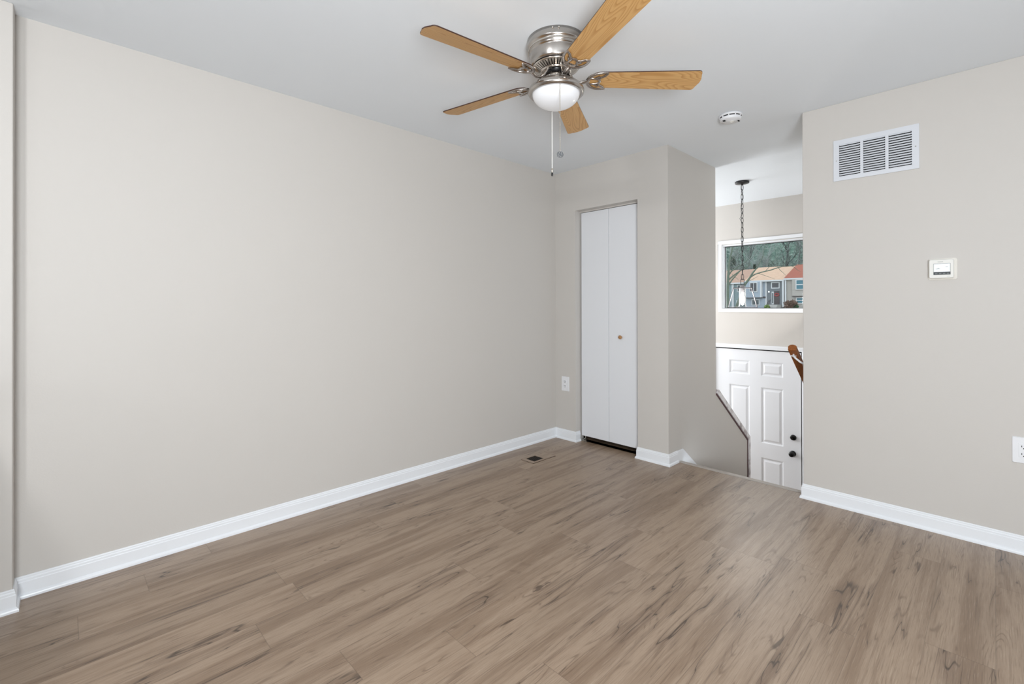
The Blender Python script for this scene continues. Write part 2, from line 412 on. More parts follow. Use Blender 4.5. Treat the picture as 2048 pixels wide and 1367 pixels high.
# cap along the half wall: white board with dark stained edge strip, then vertical end trim
def strip(pts, y0, y1, t, up_, name, mats, parent=None):
    """board following a polyline in the XZ plane between y0 and y1"""
    mb = MB(); P = [Vector((x, z)) for x, z in pts]; n = len(P); vs = []
    for i in range(n):
        d0 = (P[i]-P[i-1]).normalized() if i else (P[1]-P[0]).normalized(); d1 = (P[i+1]-P[i]).normalized() if i < n-1 else d0
        nn = Vector((-(d0.y+d1.y), d0.x+d1.x)).normalized(); nn = nn/max(nn.dot(Vector((-d0.y, d0.x))), .3)
        a, b = P[i]+nn*up_, P[i]+nn*(up_+t)
        vs += [(a.x, y0, a.y), (b.x, y0, b.y), (b.x, y1, b.y), (a.x, y1, a.y)]
    fs = [(i*4+j, i*4+(j+1) % 4, (i+1)*4+(j+1) % 4, (i+1)*4+j) for i in range(n-1) for j in range(4)]+[(0, 1, 2, 3), tuple((n-1)*4+j for j in (3, 2, 1, 0))]
    mb.add(vs, fs); return mb.build(name, mats, parent, bevel=0.002)
cp = [(CX0+0.001, CZ0), (CX1, CZ1), (CX1, -1.345)]
def cap_mat():
    m_ = mat('worn_cap_paint', lin(190, 186, 188), 0.35)
    b = bsdf(m_); tc = N(m_, 'ShaderNodeTexCoord'); nz = N(m_, 'ShaderNodeTexNoise'); nz.inputs['Scale'].default_value = 14; nz.inputs['Detail'].default_value = 6
    LK(m_, tc.outputs['Object'], nz.inputs['Vector'])
    cr = N(m_, 'ShaderNodeValToRGB'); cr.color_ramp.elements[0].position = 0.32; cr.color_ramp.elements[0].color = (*lin(150, 140, 142), 1)
    cr.color_ramp.elements[1].position = 0.52; cr.color_ramp.elements[1].color = (*lin(232, 230, 232), 1)
    LK(m_, nz.outputs['Fac'], cr.inputs[0]); LK(m_, cr.outputs[0], b.inputs['Base Color']); return m_
M['cap'] = cap_mat(); M['caplow'] = mat('dark_stained_strip', lin(74, 38, 42), 0.4)
o = strip(cp, YS-0.012, YS+0.127, 0.044, 0.014, 'trim_2', M['cap'])
struct(o, 'worn white cap board sloping down the stair half wall', 'trim')
o2 = strip(cp, YS-0.006, YS+0.121, 0.014, 0.0, 'edge_strip', M['caplow'], o); o2['label'] = 'dark stained strip under the cap'
# stair nosing at the floor edge
m = MB(); m.box(3.467, 3.506, YR+0.001, YS-0.001, -0.026, 0.0035)
struct(m.build('trim_3', M['nosing'], bevel=0.004), 'smooth grey stair nosing at the floor edge', 'trim')
m = MB(); m.box(3.458, 3.467, YR, YS, -0.03, -0.012)
struct(m.build('trim_4', M['dark']), 'dark seam between planks and stair nosing', 'trim')
# stairs
st = thing('staircase', (3.50, (YR+YS)/2, 0), 'plank covered stairs going down to the front door', 'stairs')
for i in range(6):
    x = i*0.245; z = -(i+1)*0.193
    m = MB(); m.box(x-0.01, x+0.262, YR-(YR+YS)/2+0.012, YS-(YR+YS)/2-0.012, z-0.03, z); m.build('tread', M['floor'], st)
    m = MB(); m.box(x+0.25, x+0.262, YR-(YR+YS)/2+0.012, YS-(YR+YS)/2-0.012, z-0.193, z-0.03); m.build('riser', M['trim'], st)

# ------------------------------------------------------------------ closet bifold door
XD = XC+0.070
d = thing('door_1', (XD, 2.30, 0), 'white two panel bifold closet door with wooden knob', 'door', kind='structure')
mid = 2.3065-2.30
for a, b_ in ((mid+0.0015, 0.298), (-0.3155, mid-0.0015)):
    m = MB(); m.box(0, 0.028, a, b_, 0.050, 2.052)
    p = m.build('door_panel', M['door'], d, bevel=0.002)
m = MB(); m.lathe([(0.0, -0.030), (0.010, -0.0295), (0.0155, -0.026), (0.0165, -0.021), (0.014, -0.014), (0.008, -0.008), (0.008, 0.0)], 24, (0, 0, 0), axis='x')
k = m.build('knob', M['knobwood'], p, loc=(0, 2.1795-2.30, 0.9525)); k['label'] = 'round wooden knob'
m = MB(); m.box(0.0, 0.028, -0.31, 0.311, 2.0565, DZ); m.build('track', M['wall'], d)
m = MB(); m.box(-0.012, 0.03, 0.235, 0.29, 0.0, 0.006); m.box(0.0, 0.02, 0.268, 0.274, 0.006, 0.03); m.box(-0.008, 0.024, 0.25, 0.272, 0.026, 0.032)
m.lathe([(0.005, 0.0), (0.005, 0.05)], 12, (0.012, 0.262, 0.0)); m.box(-0.010, -0.006, 0.24, 0.286, 0.006, 0.018)
pb = m.build('pivot_bracket', M['steel'], d); pb['label'] = 'steel pivot bracket at the floor'
m = MB(); m.box(XC+0.45, XC+0.46, YS+0.1, YL, 0, H)
struct(m.build('wall_closet_inside', M['dark']), 'dark inside of the closet')

# ------------------------------------------------------------------ front door
def panel_door(parent, Y0, Y1, Z0, Z1, cols, rows, x=0.0):
    mb = MB(); ys = sorted({Y0, Y1} | {c for cc in cols for c in cc}); zs = sorted({Z0, Z1} | {c for cc in rows for c in cc})
    for i in range(len(ys)-1):
        for j in range(len(zs)-1):
            y0, y1, z0, z1 = ys[i], ys[i+1], zs[j], zs[j+1]
            if (y0, y1) in cols and (z0, z1) in rows:
                loops = [(0, 0), (0.006, 0.001), (0.014, 0.009), (0.026, 0.009), (0.044, 0.001), (0.048, 0.0005)]
                L = []
                for ins, dep in loops:
                    L.append([(x+dep, y0+ins, z0+ins), (x+dep, y1-ins, z0+ins), (x+dep, y1-ins, z1-ins), (x+dep, y0+ins, z1-ins)])
                for a, b in zip(L, L[1:]):
                    for k in range(4): mb.quad(a[k], a[(k+1) % 4], b[(k+1) % 4], b[k])
                mb.quad(*L[-1])
            else: mb.quad((x, y0, z0), (x, y1, z0), (x, y1, z1), (x, y0, z1))
    mb.box(x+0.0005, x+0.044, Y0, Y1, Z0, Z1)
    # remove front cap of the box: last box's first face
    base_i = len(mb.f)-6; del mb.f[base_i], mb.mi[base_i], mb.sm[base_i]
    return mb
fd = thing('door_2', (XF+0.012, 1.951, FZ), 'white six panel front door with black knob and deadbolt', 'door', kind='structure')
yo, zo = 1.951, FZ
cols = [(1.6600-yo, 1.8985-yo), (2.0190-yo, 2.2575-yo)]
rows = [(0.21, 0.80), (0.965, 1.615), (1.742, 1.912)]
dp = panel_door(fd, 1.4860-yo, 2.4160-yo, 0.008, 0.6885-zo, cols, rows).build('door_slab', M['door'], fd)
m = MB(); m.lathe([(0.0, -0.066), (0.016, -0.0655), (0.026, -0.060), (0.029, -0.050), (0.026, -0.040), (0.014, -0.032), (0.012, -0.012), (0.031, -0.010), (0.033, -0.004), (0.033, 0.0)], 32, axis='x')
k = m.build('door_knob', M['gloss_black'], fd, loc=(0, 1.569-yo, -0.437-zo)); k['label'] = 'round black door knob'
m = MB(); m.lathe([(0.0, -0.020), (0.020, -0.020), (0.029, -0.016), (0.031, -0.004), (0.031, 0.0)], 32, axis='x'); m.box(-0.036, -0.018, -0.004, 0.004, -0.014, 0.014)
k = m.build('deadbolt', M['gloss_black'], fd, loc=(0, 1.563-yo, -0.257-zo)); k['label'] = 'round black deadbolt'
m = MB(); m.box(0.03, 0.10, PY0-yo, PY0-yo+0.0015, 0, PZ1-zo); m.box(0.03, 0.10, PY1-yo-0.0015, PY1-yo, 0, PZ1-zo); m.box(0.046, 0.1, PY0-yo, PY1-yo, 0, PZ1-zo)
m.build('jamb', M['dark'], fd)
m = MB(); m.box(-0.0005, 0.002, 1.4765-yo, 1.4835-yo, -0.335-zo, -0.22-zo); m.build('strike_plate', M['steel'], fd)
# casing
def casing(name, y0, y1, z0, z1, w_, prj, label, bottom=False, x=XF, mt=None):
    mb = MB()
    prof = [(0, 0), (0.006, 0), (0.008, prj*0.6), (w_*0.4, prj*0.75), (w_*0.8, prj), (w_, prj), (w_, 0)]
    pts = [(y0, z0), (y0, z1), (y1, z1), (y1, z0)]
    if bottom: pts_n = pts+[pts[0]]
    sg = [(-1, -1), (-1, 1), (1, 1), (1, -1)]
    ring = []
    for (y, z), (sy, sz) in zip(pts, sg):
        if not bottom and sz < 0: sz = 0
        ring.append([(x-p_, y+sy*o_, z+sz*o_) for o_, p_ in prof])
    k_ = len(prof); vs = [v for r_ in ring for v in r_]
    m_ = 4 if bottom else 3
    fs = [(i*k_+j, i*k_+(j+1) % k_, ((i+1) % 4)*k_+(j+1) % k_, ((i+1) % 4)*k_+j) for i in range(m_) for j in range(k_)]
    mb.add(vs, fs); o_ = mb.build(name, mt or M['trim']); return struct(o_, label, 'trim')
casing('trim_5', PY0, PY1, FZ, PZ1, 0.055, 0.016, 'white casing around the front door')

# ------------------------------------------------------------------ foyer picture window
wd = thing('window_1', (XF, 1.69, WZ0), 'high picture window above the front door showing townhouses', 'window', kind='structure')
def wframe(mb, y0, y1, z0, z1, w_, x0, x1):
    mb.box(x0, x1, y0, y1, z1-w_, z1); mb.box(x0, x1, y0, y1, z0, z0+w_); mb.box(x0, x1, y0, y0+w_, z0+w_, z1-w_); mb.box(x0, x1, y1-w_, y1, z0+w_, z1-w_)
a0, a1 = WY0-1.69, WY1-1.69; hz = WZ1-WZ0
m = MB(); wframe(m, a0-0.04, a1+0.04, -0.032, hz+0.05, 0.042, -0.014, 0.0); m.build('casing', M['trim'], wd, bevel=0.002)
m = MB(); wframe(m, a0, a1, 0.0, hz, 0.016, 0.0, 0.09); m.build('frame', M['trim'], wd, bevel=0.0015)
m = MB(); wframe(m, a0+0.016, a1-0.016, 0.016, hz-0.016, 0.007, 0.060, 0.066); m.build('gasket', M['black'], wd)
m = MB(); m.box(0.066, 0.069, a0+0.012, a1-0.012, 0.012, hz-0.012); m.build('pane', M['glass'], wd)

# ------------------------------------------------------------------ ceiling fan
FX, FY = 1.650, 1.407
fan = thing('ceiling_fan', (FX, FY, H), 'brushed nickel ceiling fan with five oak blades and lit glass bowl', 'ceiling fan')
Z = lambda z: z-H
m = MB()
m.lathe([(0.126, 0.0), (0.133, -0.001), (0.1335, -0.028), (0.134, -0.032), (0.131, -0.038), (0.126, -0.041), (0.127, -0.045), (0.127, -0.049), (0.123, -0.052), (0.1235, -0.057), (0.121, -0.060), (0.118, -0.063),
         (0.118, -0.066), (0.116, -0.110), (0.113, -0.115), (0.108, -0.117)], 72)
hs = m.build('motor_housing', M['nickel'], fan)
m = MB(); m.lathe([(0.1315, -0.036), (0.127, -0.0405)], 72); m.lathe([(0.1275, -0.044), (0.1277, -0.050)], 72); 
for a in (math.atan2(-FY, -FX)+0.10, math.atan2(-FY, -FX)-0.10):
    c = (0.1335*math.cos(a), 0.1335*math.sin(a), -0.010); m.ico(c, 0.004, seg=8, rings=5)
m.build('screw', M['nickel_pol'], hs)
# black gap ring, vented flywheel skirt
m = MB(); m.lathe([(0.104, -0.114), (0.104, -0.121), (0.09, -0.121)], 60); m.build('gap_ring', M['dark'], fan)
m = MB(); m.lathe([(0.100, -0.119), (0.106, -0.120), (0.107, -0.124), (0.104, -0.126)], 60)
for i in range(44):
    a = 2*PI*i/44; ca, sa = math.cos(a), math.sin(a)
    def P(r, z, t): return (r*ca-t*sa, r*sa+t*ca, z)
    t1, t2 = 0.0050, 0.0031
    vs = [P(0.105, -0.124, -t1), P(0.105, -0.124, t1), P(0.068, -0.143, t2), P(0.068, -0.143, -t2), P(0.100, -0.119, -t1), P(0.100, -0.119, t1), P(0.064, -0.138, t2), P(0.064, -0.138, -t2)]
    m.add(vs, [(0, 1, 2, 3), (4, 7, 6, 5), (0, 4, 5, 1), (1, 5, 6, 2), (2, 6, 7, 3), (3, 7, 4, 0)])
m.lathe([(0.071, -0.141), (0.070, -0.146), (0.062, -0.147), (0.061, -0.141)], 48)
m.build('vented_skirt', M['nickel_pol'], fan)
m = MB(); m.lathe([(0.097, -0.115), (0.060, -0.134), (0.0, -0.134)], 48); m.build('motor_core', M['dark'], fan)
m = MB(); m.lathe([(0.045, -0.134), (0.045, -0.148), (0.034, -0.150), (0.034, -0.165)], 36); m.build('rotor_hub', M['black'], fan)
# switch cup + pan
m = MB(); m.lathe([(0.0, -0.156), (0.047, -0.157), (0.052, -0.160), (0.055, -0.192), (0.050, -0.196)], 48)
for a in (math.atan2(-FY, -FX)+0.08, math.atan2(-FY, -FX)-0.55):
    m.ico((0.055*math.cos(a), 0.055*math.sin(a), -0.176), 0.0045, seg=8, rings=5)
m.build('switch_cup', M['nickel'], fan)
m = MB(); m.lathe([(0.050, -0.192), (0.080, -0.196), (0.108, -0.206), (0.124, -0.220), (0.1295, -0.233), (0.128, -0.241), (0.121, -0.247), (0.112, -0.248), (0.109, -0.243), (0.109, -0.235)], 72)
m.build('light_pan', M['nickel'], fan)
m = MB(); prof = [(0.1095, -0.240)]
for i in range(1, 13):
    t = i/12*PI/2; prof.append((0.1095*math.cos(t)**0.9 if i < 12 else 0.0, -0.240-0.068*math.sin(t)))
m.lathe(prof, 72); m.build('glass_bowl', M['bowl'], fan)
# blades and irons
CUTB = 14
def blade_poly():
    pts = []
    # along +X from root 0.0 to tip; half widths
    L0, L1 = 0.158, 0.672
    def hw(x): t = (x-L0)/(L1-L0); return 0.050+0.015*t
    side = []
    for i in range(8):                     # rounded root
        t = i/7*PI/2; side.append((L0+0.045-0.045*math.cos(t), 0.012+(hw(L0+0.045)-0.012)*math.sin(t)))
    side.append((L0+0.2, hw(L0+0.2)))
    for i in range(8):                     # rounded tip corner
        t = i/7*PI/2; side.append((L1-0.028+0.018*math.sin(t), hw(L1)-0.022+0.022*math.cos(t)))
    side.append((L1, 0.012))
    return side+[(x, -y) for x, y in side[::-1]]
BPOLY = blade_poly()
def make_blade(ang, first=None):
    piv = None
    if first is None:
        m = MB(); m.prism(BPOLY, 0.0, 0.0055, 0, 1)
        b = m.build('blade', [M['blade'], M['blade_edge']], fan, bevel=0.0008)
        m = MB()
        # crescent outline along the rounded root
        SH = -0.040; arc = []; R_ = []
        for i in range(17):
            t = -PI*0.58+i/16*PI*1.16; arc.append((SH+0.256-0.072*math.cos(t), 0.055*math.sin(t), -0.005)); R_.append(0.0082-0.0040*(abs(i-8)/8)**2)
        m.tube(arc, R_, 8, flat=0.7)
        ax, ay = arc[-1][0], arc[-1][1]
        inn = [(ax, -ay), (SH+0.262, -0.037), (SH+0.243, -0.024), (SH+0.238, -0.011), (SH+0.244, 0), (SH+0.238, 0.011), (SH+0.243, 0.024), (SH+0.262, 0.037), (ax, ay)]
        m.tube([(x, y, -0.005) for x, y in inn], [0.0045, 0.0062, 0.0062, 0.006, 0.0066, 0.006, 0.0062, 0.0062, 0.0045], 8, flat=0.8)
        for s_ in (1, -1):
            m.tube([(SH+0.186, s_*0.004, -0.005), (SH+0.198, s_*0.019, -0.005), (SH+0.218, s_*0.018, -0.005), (SH+0.240, s_*0.011, -0.005)], 0.0050, 8, flat=0.8)
            m.tube([(SH+0.216, s_*0.018, -0.005), (SH+0.238, s_*0.032, -0.005)], 0.0046, 8, flat=0.8)
        # curved arm down from the rotor
        m.tube([(SH+0.188, 0, -0.004), (0.130, 0, -0.011), (0.112, 0, -0.016), (0.094, 0, -0.012), (0.080, 0, 0.000), (0.070, 0, 0.016), (0.062, 0, 0.030), (0.052, 0, 0.038), (0.040, 0, 0.040)],
               [0.012, 0.0115, 0.011, 0.0108, 0.0108, 0.011, 0.012, 0.013, 0.013], 12, flat=0.55, upv=(0.001, 0, 1))
        ir = m.build('blade_iron', M['iron'], fan)
    else:
        b, ir = (q.copy() for q in first); 
        for q in (b, ir): COL.objects.link(q); q.parent = fan
    for q in (b, ir):
        q.location = (0, 0, Z(2.262)); q.rotation_euler = Matrix.Rotation(ang, 3, 'Z').to_euler()
        q.rotation_euler = (Matrix.Rotation(ang, 3, 'Z') @ Matrix.Rotation(math.radians(-12), 3, 'X')).to_euler() if q is b else (Matrix.Rotation(ang, 3, 'Z') @ Matrix.Rotation(math.radians(-12), 3, 'X')).to_euler()
    return b, ir
PHI = 3.0152
first = make_blade(PHI)
for i in range(1, 5): make_blade(PHI-i*2*PI/5, first)
# pull chains
rvx, rvy = math.sin(YAW), -math.cos(YAW); fvx, fvy = math.cos(YAW), math.sin(YAW)
def off(f_, r_): return (fvx*f_+rvx*r_, fvy*f_+rvy*r_)
cx, cy = off(-0.112, 0.007)
m = MB(); z0, z1 = -0.246, Z(1.895); n_ = int((z0-z1)/0.0050)
for i in range(n_+1): m.ico((cx, cy, z0-(z0-z1)*i/n_), 0.0021, seg=6, rings=4)
m.tube([(cx, cy, z0), (cx, cy, z1)], 0.0007, 6)
pc = m.build('pull_chain', M['chain'], fan); pc['label'] = 'beaded chain with round medallion'
m = MB(); v_ = []
A = Vector((rvx, rvy, 0)); 
R1 = [Vector((cx, cy, z1-0.013))+0.0125*(math.cos(2*PI*i/28)*A+math.sin(2*PI*i/28)*Vector((0, 0, 1))) for i in range(28)]
m.tube(R1, 0.0018, 6, closed=True, upv=(fvx, fvy, 0))
cc = Vector((cx, cy, z1-0.013))
for i in range(3):
    a = PI*i/3+0.3; dd = 0.0125*(math.cos(a)*A+math.sin(a)*Vector((0, 0, 1))); m.tube([cc-dd, cc+dd], 0.0016, 6, upv=(fvx, fvy, 0))
m.build('medallion', mat('dark_pewter', lin(104, 108, 112), 0.4, 0.7), pc)
cx, cy = off(0.112, -0.0085)
m = MB(); z0, z1 = -0.24, Z(1.885); m.tube([(cx, cy, z0), (cx, cy, z1)], 0.0019, 8)
pc = m.build('pull_cord', M['cord'], fan); pc['label'] = 'longer white pull cord'
m = MB(); m.lathe([(0.002, z1+0.002), (0.0045, z1-0.004), (0.0048, z1-0.016), (0.0042, z1-0.018)], 14, (cx, cy, 0)); m.build('pull_cap', M['chain'], pc)
m = MB(); m.lathe([(0.0042, z1-0.018), (0.0048, z1-0.022), (0.0048, z1-0.032), (0.003, z1-0.036)], 14, (cx, cy, 0)); m.build('pull_tip', M['black'], pc)

# ------------------------------------------------------------------ smoke detector
sd = thing('smoke_detector', (3.103, 1.177, H), 'round white smoke detector on the ceiling between fan and vent', 'smoke detector')
m = MB(); m.lathe([(0.066, 0.0), (0.0705, -0.001), (0.0705, -0.010), (0.066, -0.012)], 48); m.build('mounting_plate', M['plastic'], sd)
m = MB(); m.lathe([(0.066, -0.010), (0.063, -0.014)], 48); m.build('vent_gap', M['slot'], sd)
m = MB(); m.lathe([(0.0635, -0.018), (0.0635, -0.030), (0.060, -0.036), (0.0, -0.038)], 48)
for i in range(10):
    a = 2*PI*i/10+0.2; ca, sa = math.cos(a), math.sin(a)
    m.lathe([(0.004, -0.011), (0.004, -0.02)], 8, (0.0625*ca, 0.0625*sa, 0))
bd = m.build('body', M['plastic'], sd)
m = MB(); m.lathe([(0.013, -0.0375), (0.0135, -0.040), (0.011, -0.0405), (0.0105, -0.0385)], 24, (0.008, -0.005, 0)); m.build('test_button', M['thermo'], sd)
m = MB()
for i in range(5): m.box(-0.047+i*0.005, -0.0445+i*0.005, 0.018, 0.034, -0.0382, -0.0372)
m.build('sounder_grille', M['slot'], bd)
m = MB()
for i in range(4): m.box(0.02+i*0.006, 0.023+i*0.006, -0.044, -0.034, -0.0382, -0.037)
m.build('air_slots', M['slot'], bd)

# ------------------------------------------------------------------ return air vent
va, vb, vz0, vz1 = 0.283, 0.678, 1.969, 2.2145
vt = thing('air_return_vent', (XR, (va+vb)/2, vz0), 'white three column louvered return air grille high on the right wall', 'vent')
yo = (va+vb)/2; hw, hh = (vb-va)/2, vz1-vz0
colsY = [(0.5452-yo-0.0, 0.6490-yo), (0.4295-yo, 0.5309-yo), (0.3137-yo, 0.4147-yo)]
zb_, zt_ = 0.026, hh-0.028
m = MB(); ys = [-hw, colsY[2][0], colsY[2][1], colsY[1][0], colsY[1][1], colsY[0][0], colsY[0][1], hw]
m.box(-0.006, -0.003, -hw, hw, 0, zb_); m.box(-0.006, -0.003, -hw, hw, zt_, hh)
for i in (0, 2, 4, 6): m.box(-0.006, -0.003, ys[i], ys[i+1], zb_, zt_)
for (y0, y1, z0, z1) in ((-hw, hw, 0, 0.003), (-hw, hw, hh-0.003, hh), (-hw, -hw+0.003, 0, hh), (hw-0.003, hw, 0, hh)): m.box(-0.0031, 0, y0, y1, z0, z1)
m.build('frame', M['ventwhite'], vt)
m = MB(); m.box(-0.0012, -0.0006, -hw+0.003, hw-0.003, 0.003, hh-0.003); m.build('duct_opening', M['dark'], vt)
NSL = 14; pitch = (zt_-zb_)/NSL
for (y0, y1) in colsY:
    m = MB()
    for i in range(NSL):
        zt = zt_-i*pitch; zb2 = zt-pitch*0.70
        # bulging louver: attached on top, leaning outward at its lower edge, closed by tapered ends
        A_ = [(-0.0048, y0, zt), (-0.0048, y1, zt)]; B_ = [(-0.0095, y0+0.004, zb2+0.002), (-0.0095, y1-0.004, zb2+0.002)]; C_ = [(-0.0088, y0+0.004, zb2), (-0.0088, y1-0.004, zb2)]
        m.add([A_[0], A_[1], B_[1], B_[0]], [(0, 1, 2, 3)]); m.add([B_[0], B_[1], C_[1], C_[0]], [(0, 1, 2, 3)])
        e0 = (-0.0045, y0, zb2+0.001); e1 = (-0.0045, y1, zb2+0.001)
        m.add([A_[0], B_[0], e0], [(0, 1, 2)]); m.add([A_[1], B_[1], e1], [(0, 2, 1)])
    m.build('louvers', M['ventwhite'], vt)
for y in (-hw+0.015, hw-0.015):
    m = MB(); m.ico((-0.006, y, hh/2), 0.0032, sc=(0.5, 1, 1)); m.build('screw', M['steel'], vt)

# ------------------------------------------------------------------ thermostat
th = thing('thermostat', (XR, 0.1915, 1.41), 'ivory rectangular thermostat with white screen on the right wall', 'thermostat')
def rrect(y0, y1, z0, z1, r, n=5):
    out = []
    for (cy_, cz_, a0_) in ((y1-r, z1-r, 0), (y0+r, z1-r, PI/2), (y0+r, z0+r, PI), (y1-r, z0+r, 3*PI/2)):
        for i in range(n+1): a = a0_+i/n*PI/2; out.append((cy_+r*math.cos(a), cz_+r*math.sin(a)))
    return out
def slab(mb, poly, x0, x1, mi=0, inset=0.0):
    n = len(poly); cy_ = sum(p[0] for p in poly)/n; cz_ = sum(p[1] for p in poly)/n
    def sc(p): 
        return (cy_+(p[0]-cy_)*(1-inset), cz_+(p[1]-cz_)*(1-inset))
    q = [sc(p) for p in poly]
    vs = [(x0, *p) for p in poly]+[(x1, *p) for p in q]
    mb.add(vs, [tuple(range(n, 2*n))]+[(i, (i+1) % n, (i+1) % n+n, i+n) for i in range(n)], mi); return mb
m = slab(MB(), rrect(-0.058, 0.058, -0.056, 0.058, 0.010), 0, -0.003, inset=0.01); m.build('wall_plate', M['wall'] if False else mat('plate_ivory', lin(222, 218, 210), 0.4), th)
m = slab(MB(), rrect(-0.0455, 0.0535, -0.049, 0.052, 0.008), -0.003, -0.020); slab(m, rrect(-0.0455, 0.0535, -0.049, 0.052, 0.008), -0.020, -0.025, inset=0.06); m.build('body', M['thermo'], th)
m = MB(); m.box(-0.0256, -0.0250, -0.0325, 0.0345, -0.0305, 0.0290); m.build('screen_bezel', mat('dark_bezel', lin(60, 64, 66), 0.3), th)
lcd = mat('lcd_white', lin(235, 240, 242), 0.25, emit=(0.93, 0.97, 1), es=0.12)
m = MB(); m.box(-0.0260, -0.0255, -0.0312, 0.0332, -0.0150, 0.0277); sc_ = m.build('screen', lcd, th)
g = mat('lcd_grey', lin(140, 146, 148), 0.4)
m = MB()
for (y, z, a, b) in ((0.020, 0.0005, 0.010, 0.0016), (0.0150, 0.0040, 0.007, 0.0022), (0.011, 0.0010, 0.006, 0.0014), (-0.018, 0.010, 0.009, 0.0018)):
    m = MB(); m.box(-0.0262, -0.0260, y-a/2, y+a/2, z-b/2, z+b/2); m.build('screen_mark', g, sc_)
bgm = mat('button_grey', lin(120, 124, 124), 0.4)
for i in range(4): m = MB(); m.box(-0.0262, -0.0256, -0.028+i*0.0155, -0.018+i*0.0155, -0.0255, -0.0215); m.build('button', bgm, th)
m = MB(); m.box(-0.0253, -0.0249, -0.004, 0.018, 0.0375, 0.0392); m.build('maker_mark', g, th)
m = MB(); m.box(-0.0253, -0.0249, -0.030, -0.018, -0.0392, -0.038); m.build('model_mark', g, th)

# ------------------------------------------------------------------ outlets
o1 = thing('wall_outlet', (XC, 2.7265, 0.505), 'white duplex outlet left of the closet door', 'outlet')
def prism_box(name, p, x0, x1, y0, y1, z0, z1, mt, r=0.004, ins=0.05):
    return slab(MB(), rrect(y0, y1, z0, z1, r), x0, x1, inset=ins).build(name, mt, p)
prism_box('cover_plate', o1, 0, -0.006, -0.043, 0.043, -0.066, 0.066, M['plastic'])
for zc in (0.0205, -0.0205):
    mb = slab(MB(), rrect(-0.017, 0.017, zc-0.0145, zc+0.0145, 0.010), -0.006, -0.0085, inset=0.04); s_ = mb.build('socket', M['plastic'], o1)
    mb = MB()
    for y in (0.0075, -0.0075): mb.box(-0.0090, -0.0084, y-0.0018, y+0.0018, zc-0.001, zc+0.0095)
    mb.lathe([(0.0, -0.0090), (0.0032, -0.0090), (0.0032, -0.0084)], 12, (0, 0, zc-0.0075), axis='x'); mb.build('slots', M['slot'], s_)
for z in (0, 0.052, -0.052): mb = MB(); mb.ico((-0.006, 0, z), 0.003, sc=(0.5, 1, 1)); mb.build('screw', M['thermo'], o1)
o2 = thing('wall_outlet', (XR, -0.098, 0.507), 'white rectangular outlet cut by the right edge of the photo', 'outlet')
prism_box('cover_plate', o2, 0, -0.006, -0.040, 0.040, -0.064, 0.064, M['plastic'])
s_ = prism_box('socket', o2, -0.006, -0.0080, -0.0175, 0.0175, -0.034, 0.034, M['plastic'], 0.003, 0.03)
for zc in (0.0185, -0.0185):
    mb = MB()
    for y in (0.0065, -0.0065): mb.box(-0.0086, -0.0079, y-0.0012, y+0.0012, zc-0.002, zc+0.006)
    mb.lathe([(0.0, -0.0086), (0.0026, -0.0086), (0.0026, -0.0079)], 12, (0, 0, zc-0.008), axis='x')
    mb.build('slots', M['slot'], s_)

# ------------------------------------------------------------------ floor register
rg = thing('floor_register', (2.75, 2.548, 0), 'flush wood look floor register with dark grille near the closet', 'floor register')
mb = MB(); x0, x1, y0, y1 = -0.118, 0.142, -0.068, 0.064; gx0, gx1, gy0, gy1 = -0.083, 0.026, -0.044, 0.052
for b in ((x0, gx0, y0, y1), (gx1, x1, y0, y1), (gx0, gx1, y0, gy0), (gx0, gx1, gy1, y1)): mb.box(*b, 0, 0.003)
mb.build('frame', M['floor'], rg)
mb = MB(); mb.box(gx0, gx1, gy0, gy1, 0.0002, 0.0006); mb.build('duct_opening', M['dark'], rg)
mb = MB()
for i in range(9): yy = gy0+0.006+i*0.0105; mb.box(gx0, gx1, yy, yy+0.003, 0.0006, 0.0018)
mb.build('grille', mat('dark_brown_grille', lin(48, 38, 32), 0.5), rg)
mb = MB()
for b in ((x0-0.0015, x0, y0, y1), (x1, x1+0.0015, y0, y1), (x0, x1, y0-0.0015, y0), (x0, x1, y1, y1+0.0015)): mb.box(*b, 0, 0.0012)
mb.build('gap', M['slot'], rg)

# ------------------------------------------------------------------ handrail
hr = thing('handrail', (3.440, 0.920, 0.942), 'brown wooden handrail going down behind the right wall', 'handrail')
sa = math.atan2(-0.745, 1.0); du = Vector((math.cos(sa), 0, math.sin(sa))); nu = Vector((-math.sin(sa), 0, math.cos(sa)))
prof = [(-0.023, -0.018), (0.023, -0.018), (0.0235, -0.006), (0.026, 0.004), (0.0235, 0.014), (0.015, 0.022), (0, 0.025), (-0.015, 0.022), (-0.0235, 0.014), (-0.026, 0.004), (-0.0235, -0.006)]
vs = []
for t in (0, 1.9):
    for (y, n_) in prof: p = du*t+nu*n_; vs.append((p.x, y, p.z))
k_ = len(prof); mb = MB(); mb.add(vs, [(i, (i+1) % k_, (i+1) % k_+k_, i+k_) for i in range(k_)]+[tuple(range(k_))[::-1], tuple(range(k_, 2*k_))])
mb.build('rail', M['rail'], hr, bevel=0.003)
p0 = du*0.055+nu*-0.018
mb = MB(); pts = [p0, p0+nu*-0.012, p0+nu*-0.022+Vector((0, -0.016, -0.006)), p0+nu*-0.03+Vector((0, -0.045, -0.022)), p0+nu*-0.03+Vector((0, -0.070, -0.032))]
mb.tube(pts, 0.0065, 8); mb.box(p0.x-0.012, p0.x+0.03, -0.014, 0.014, p0.z-0.012, p0.z-0.006)
bk = mb.build('bracket', M['plastic'], hr); bk['label'] = 'white wall bracket'

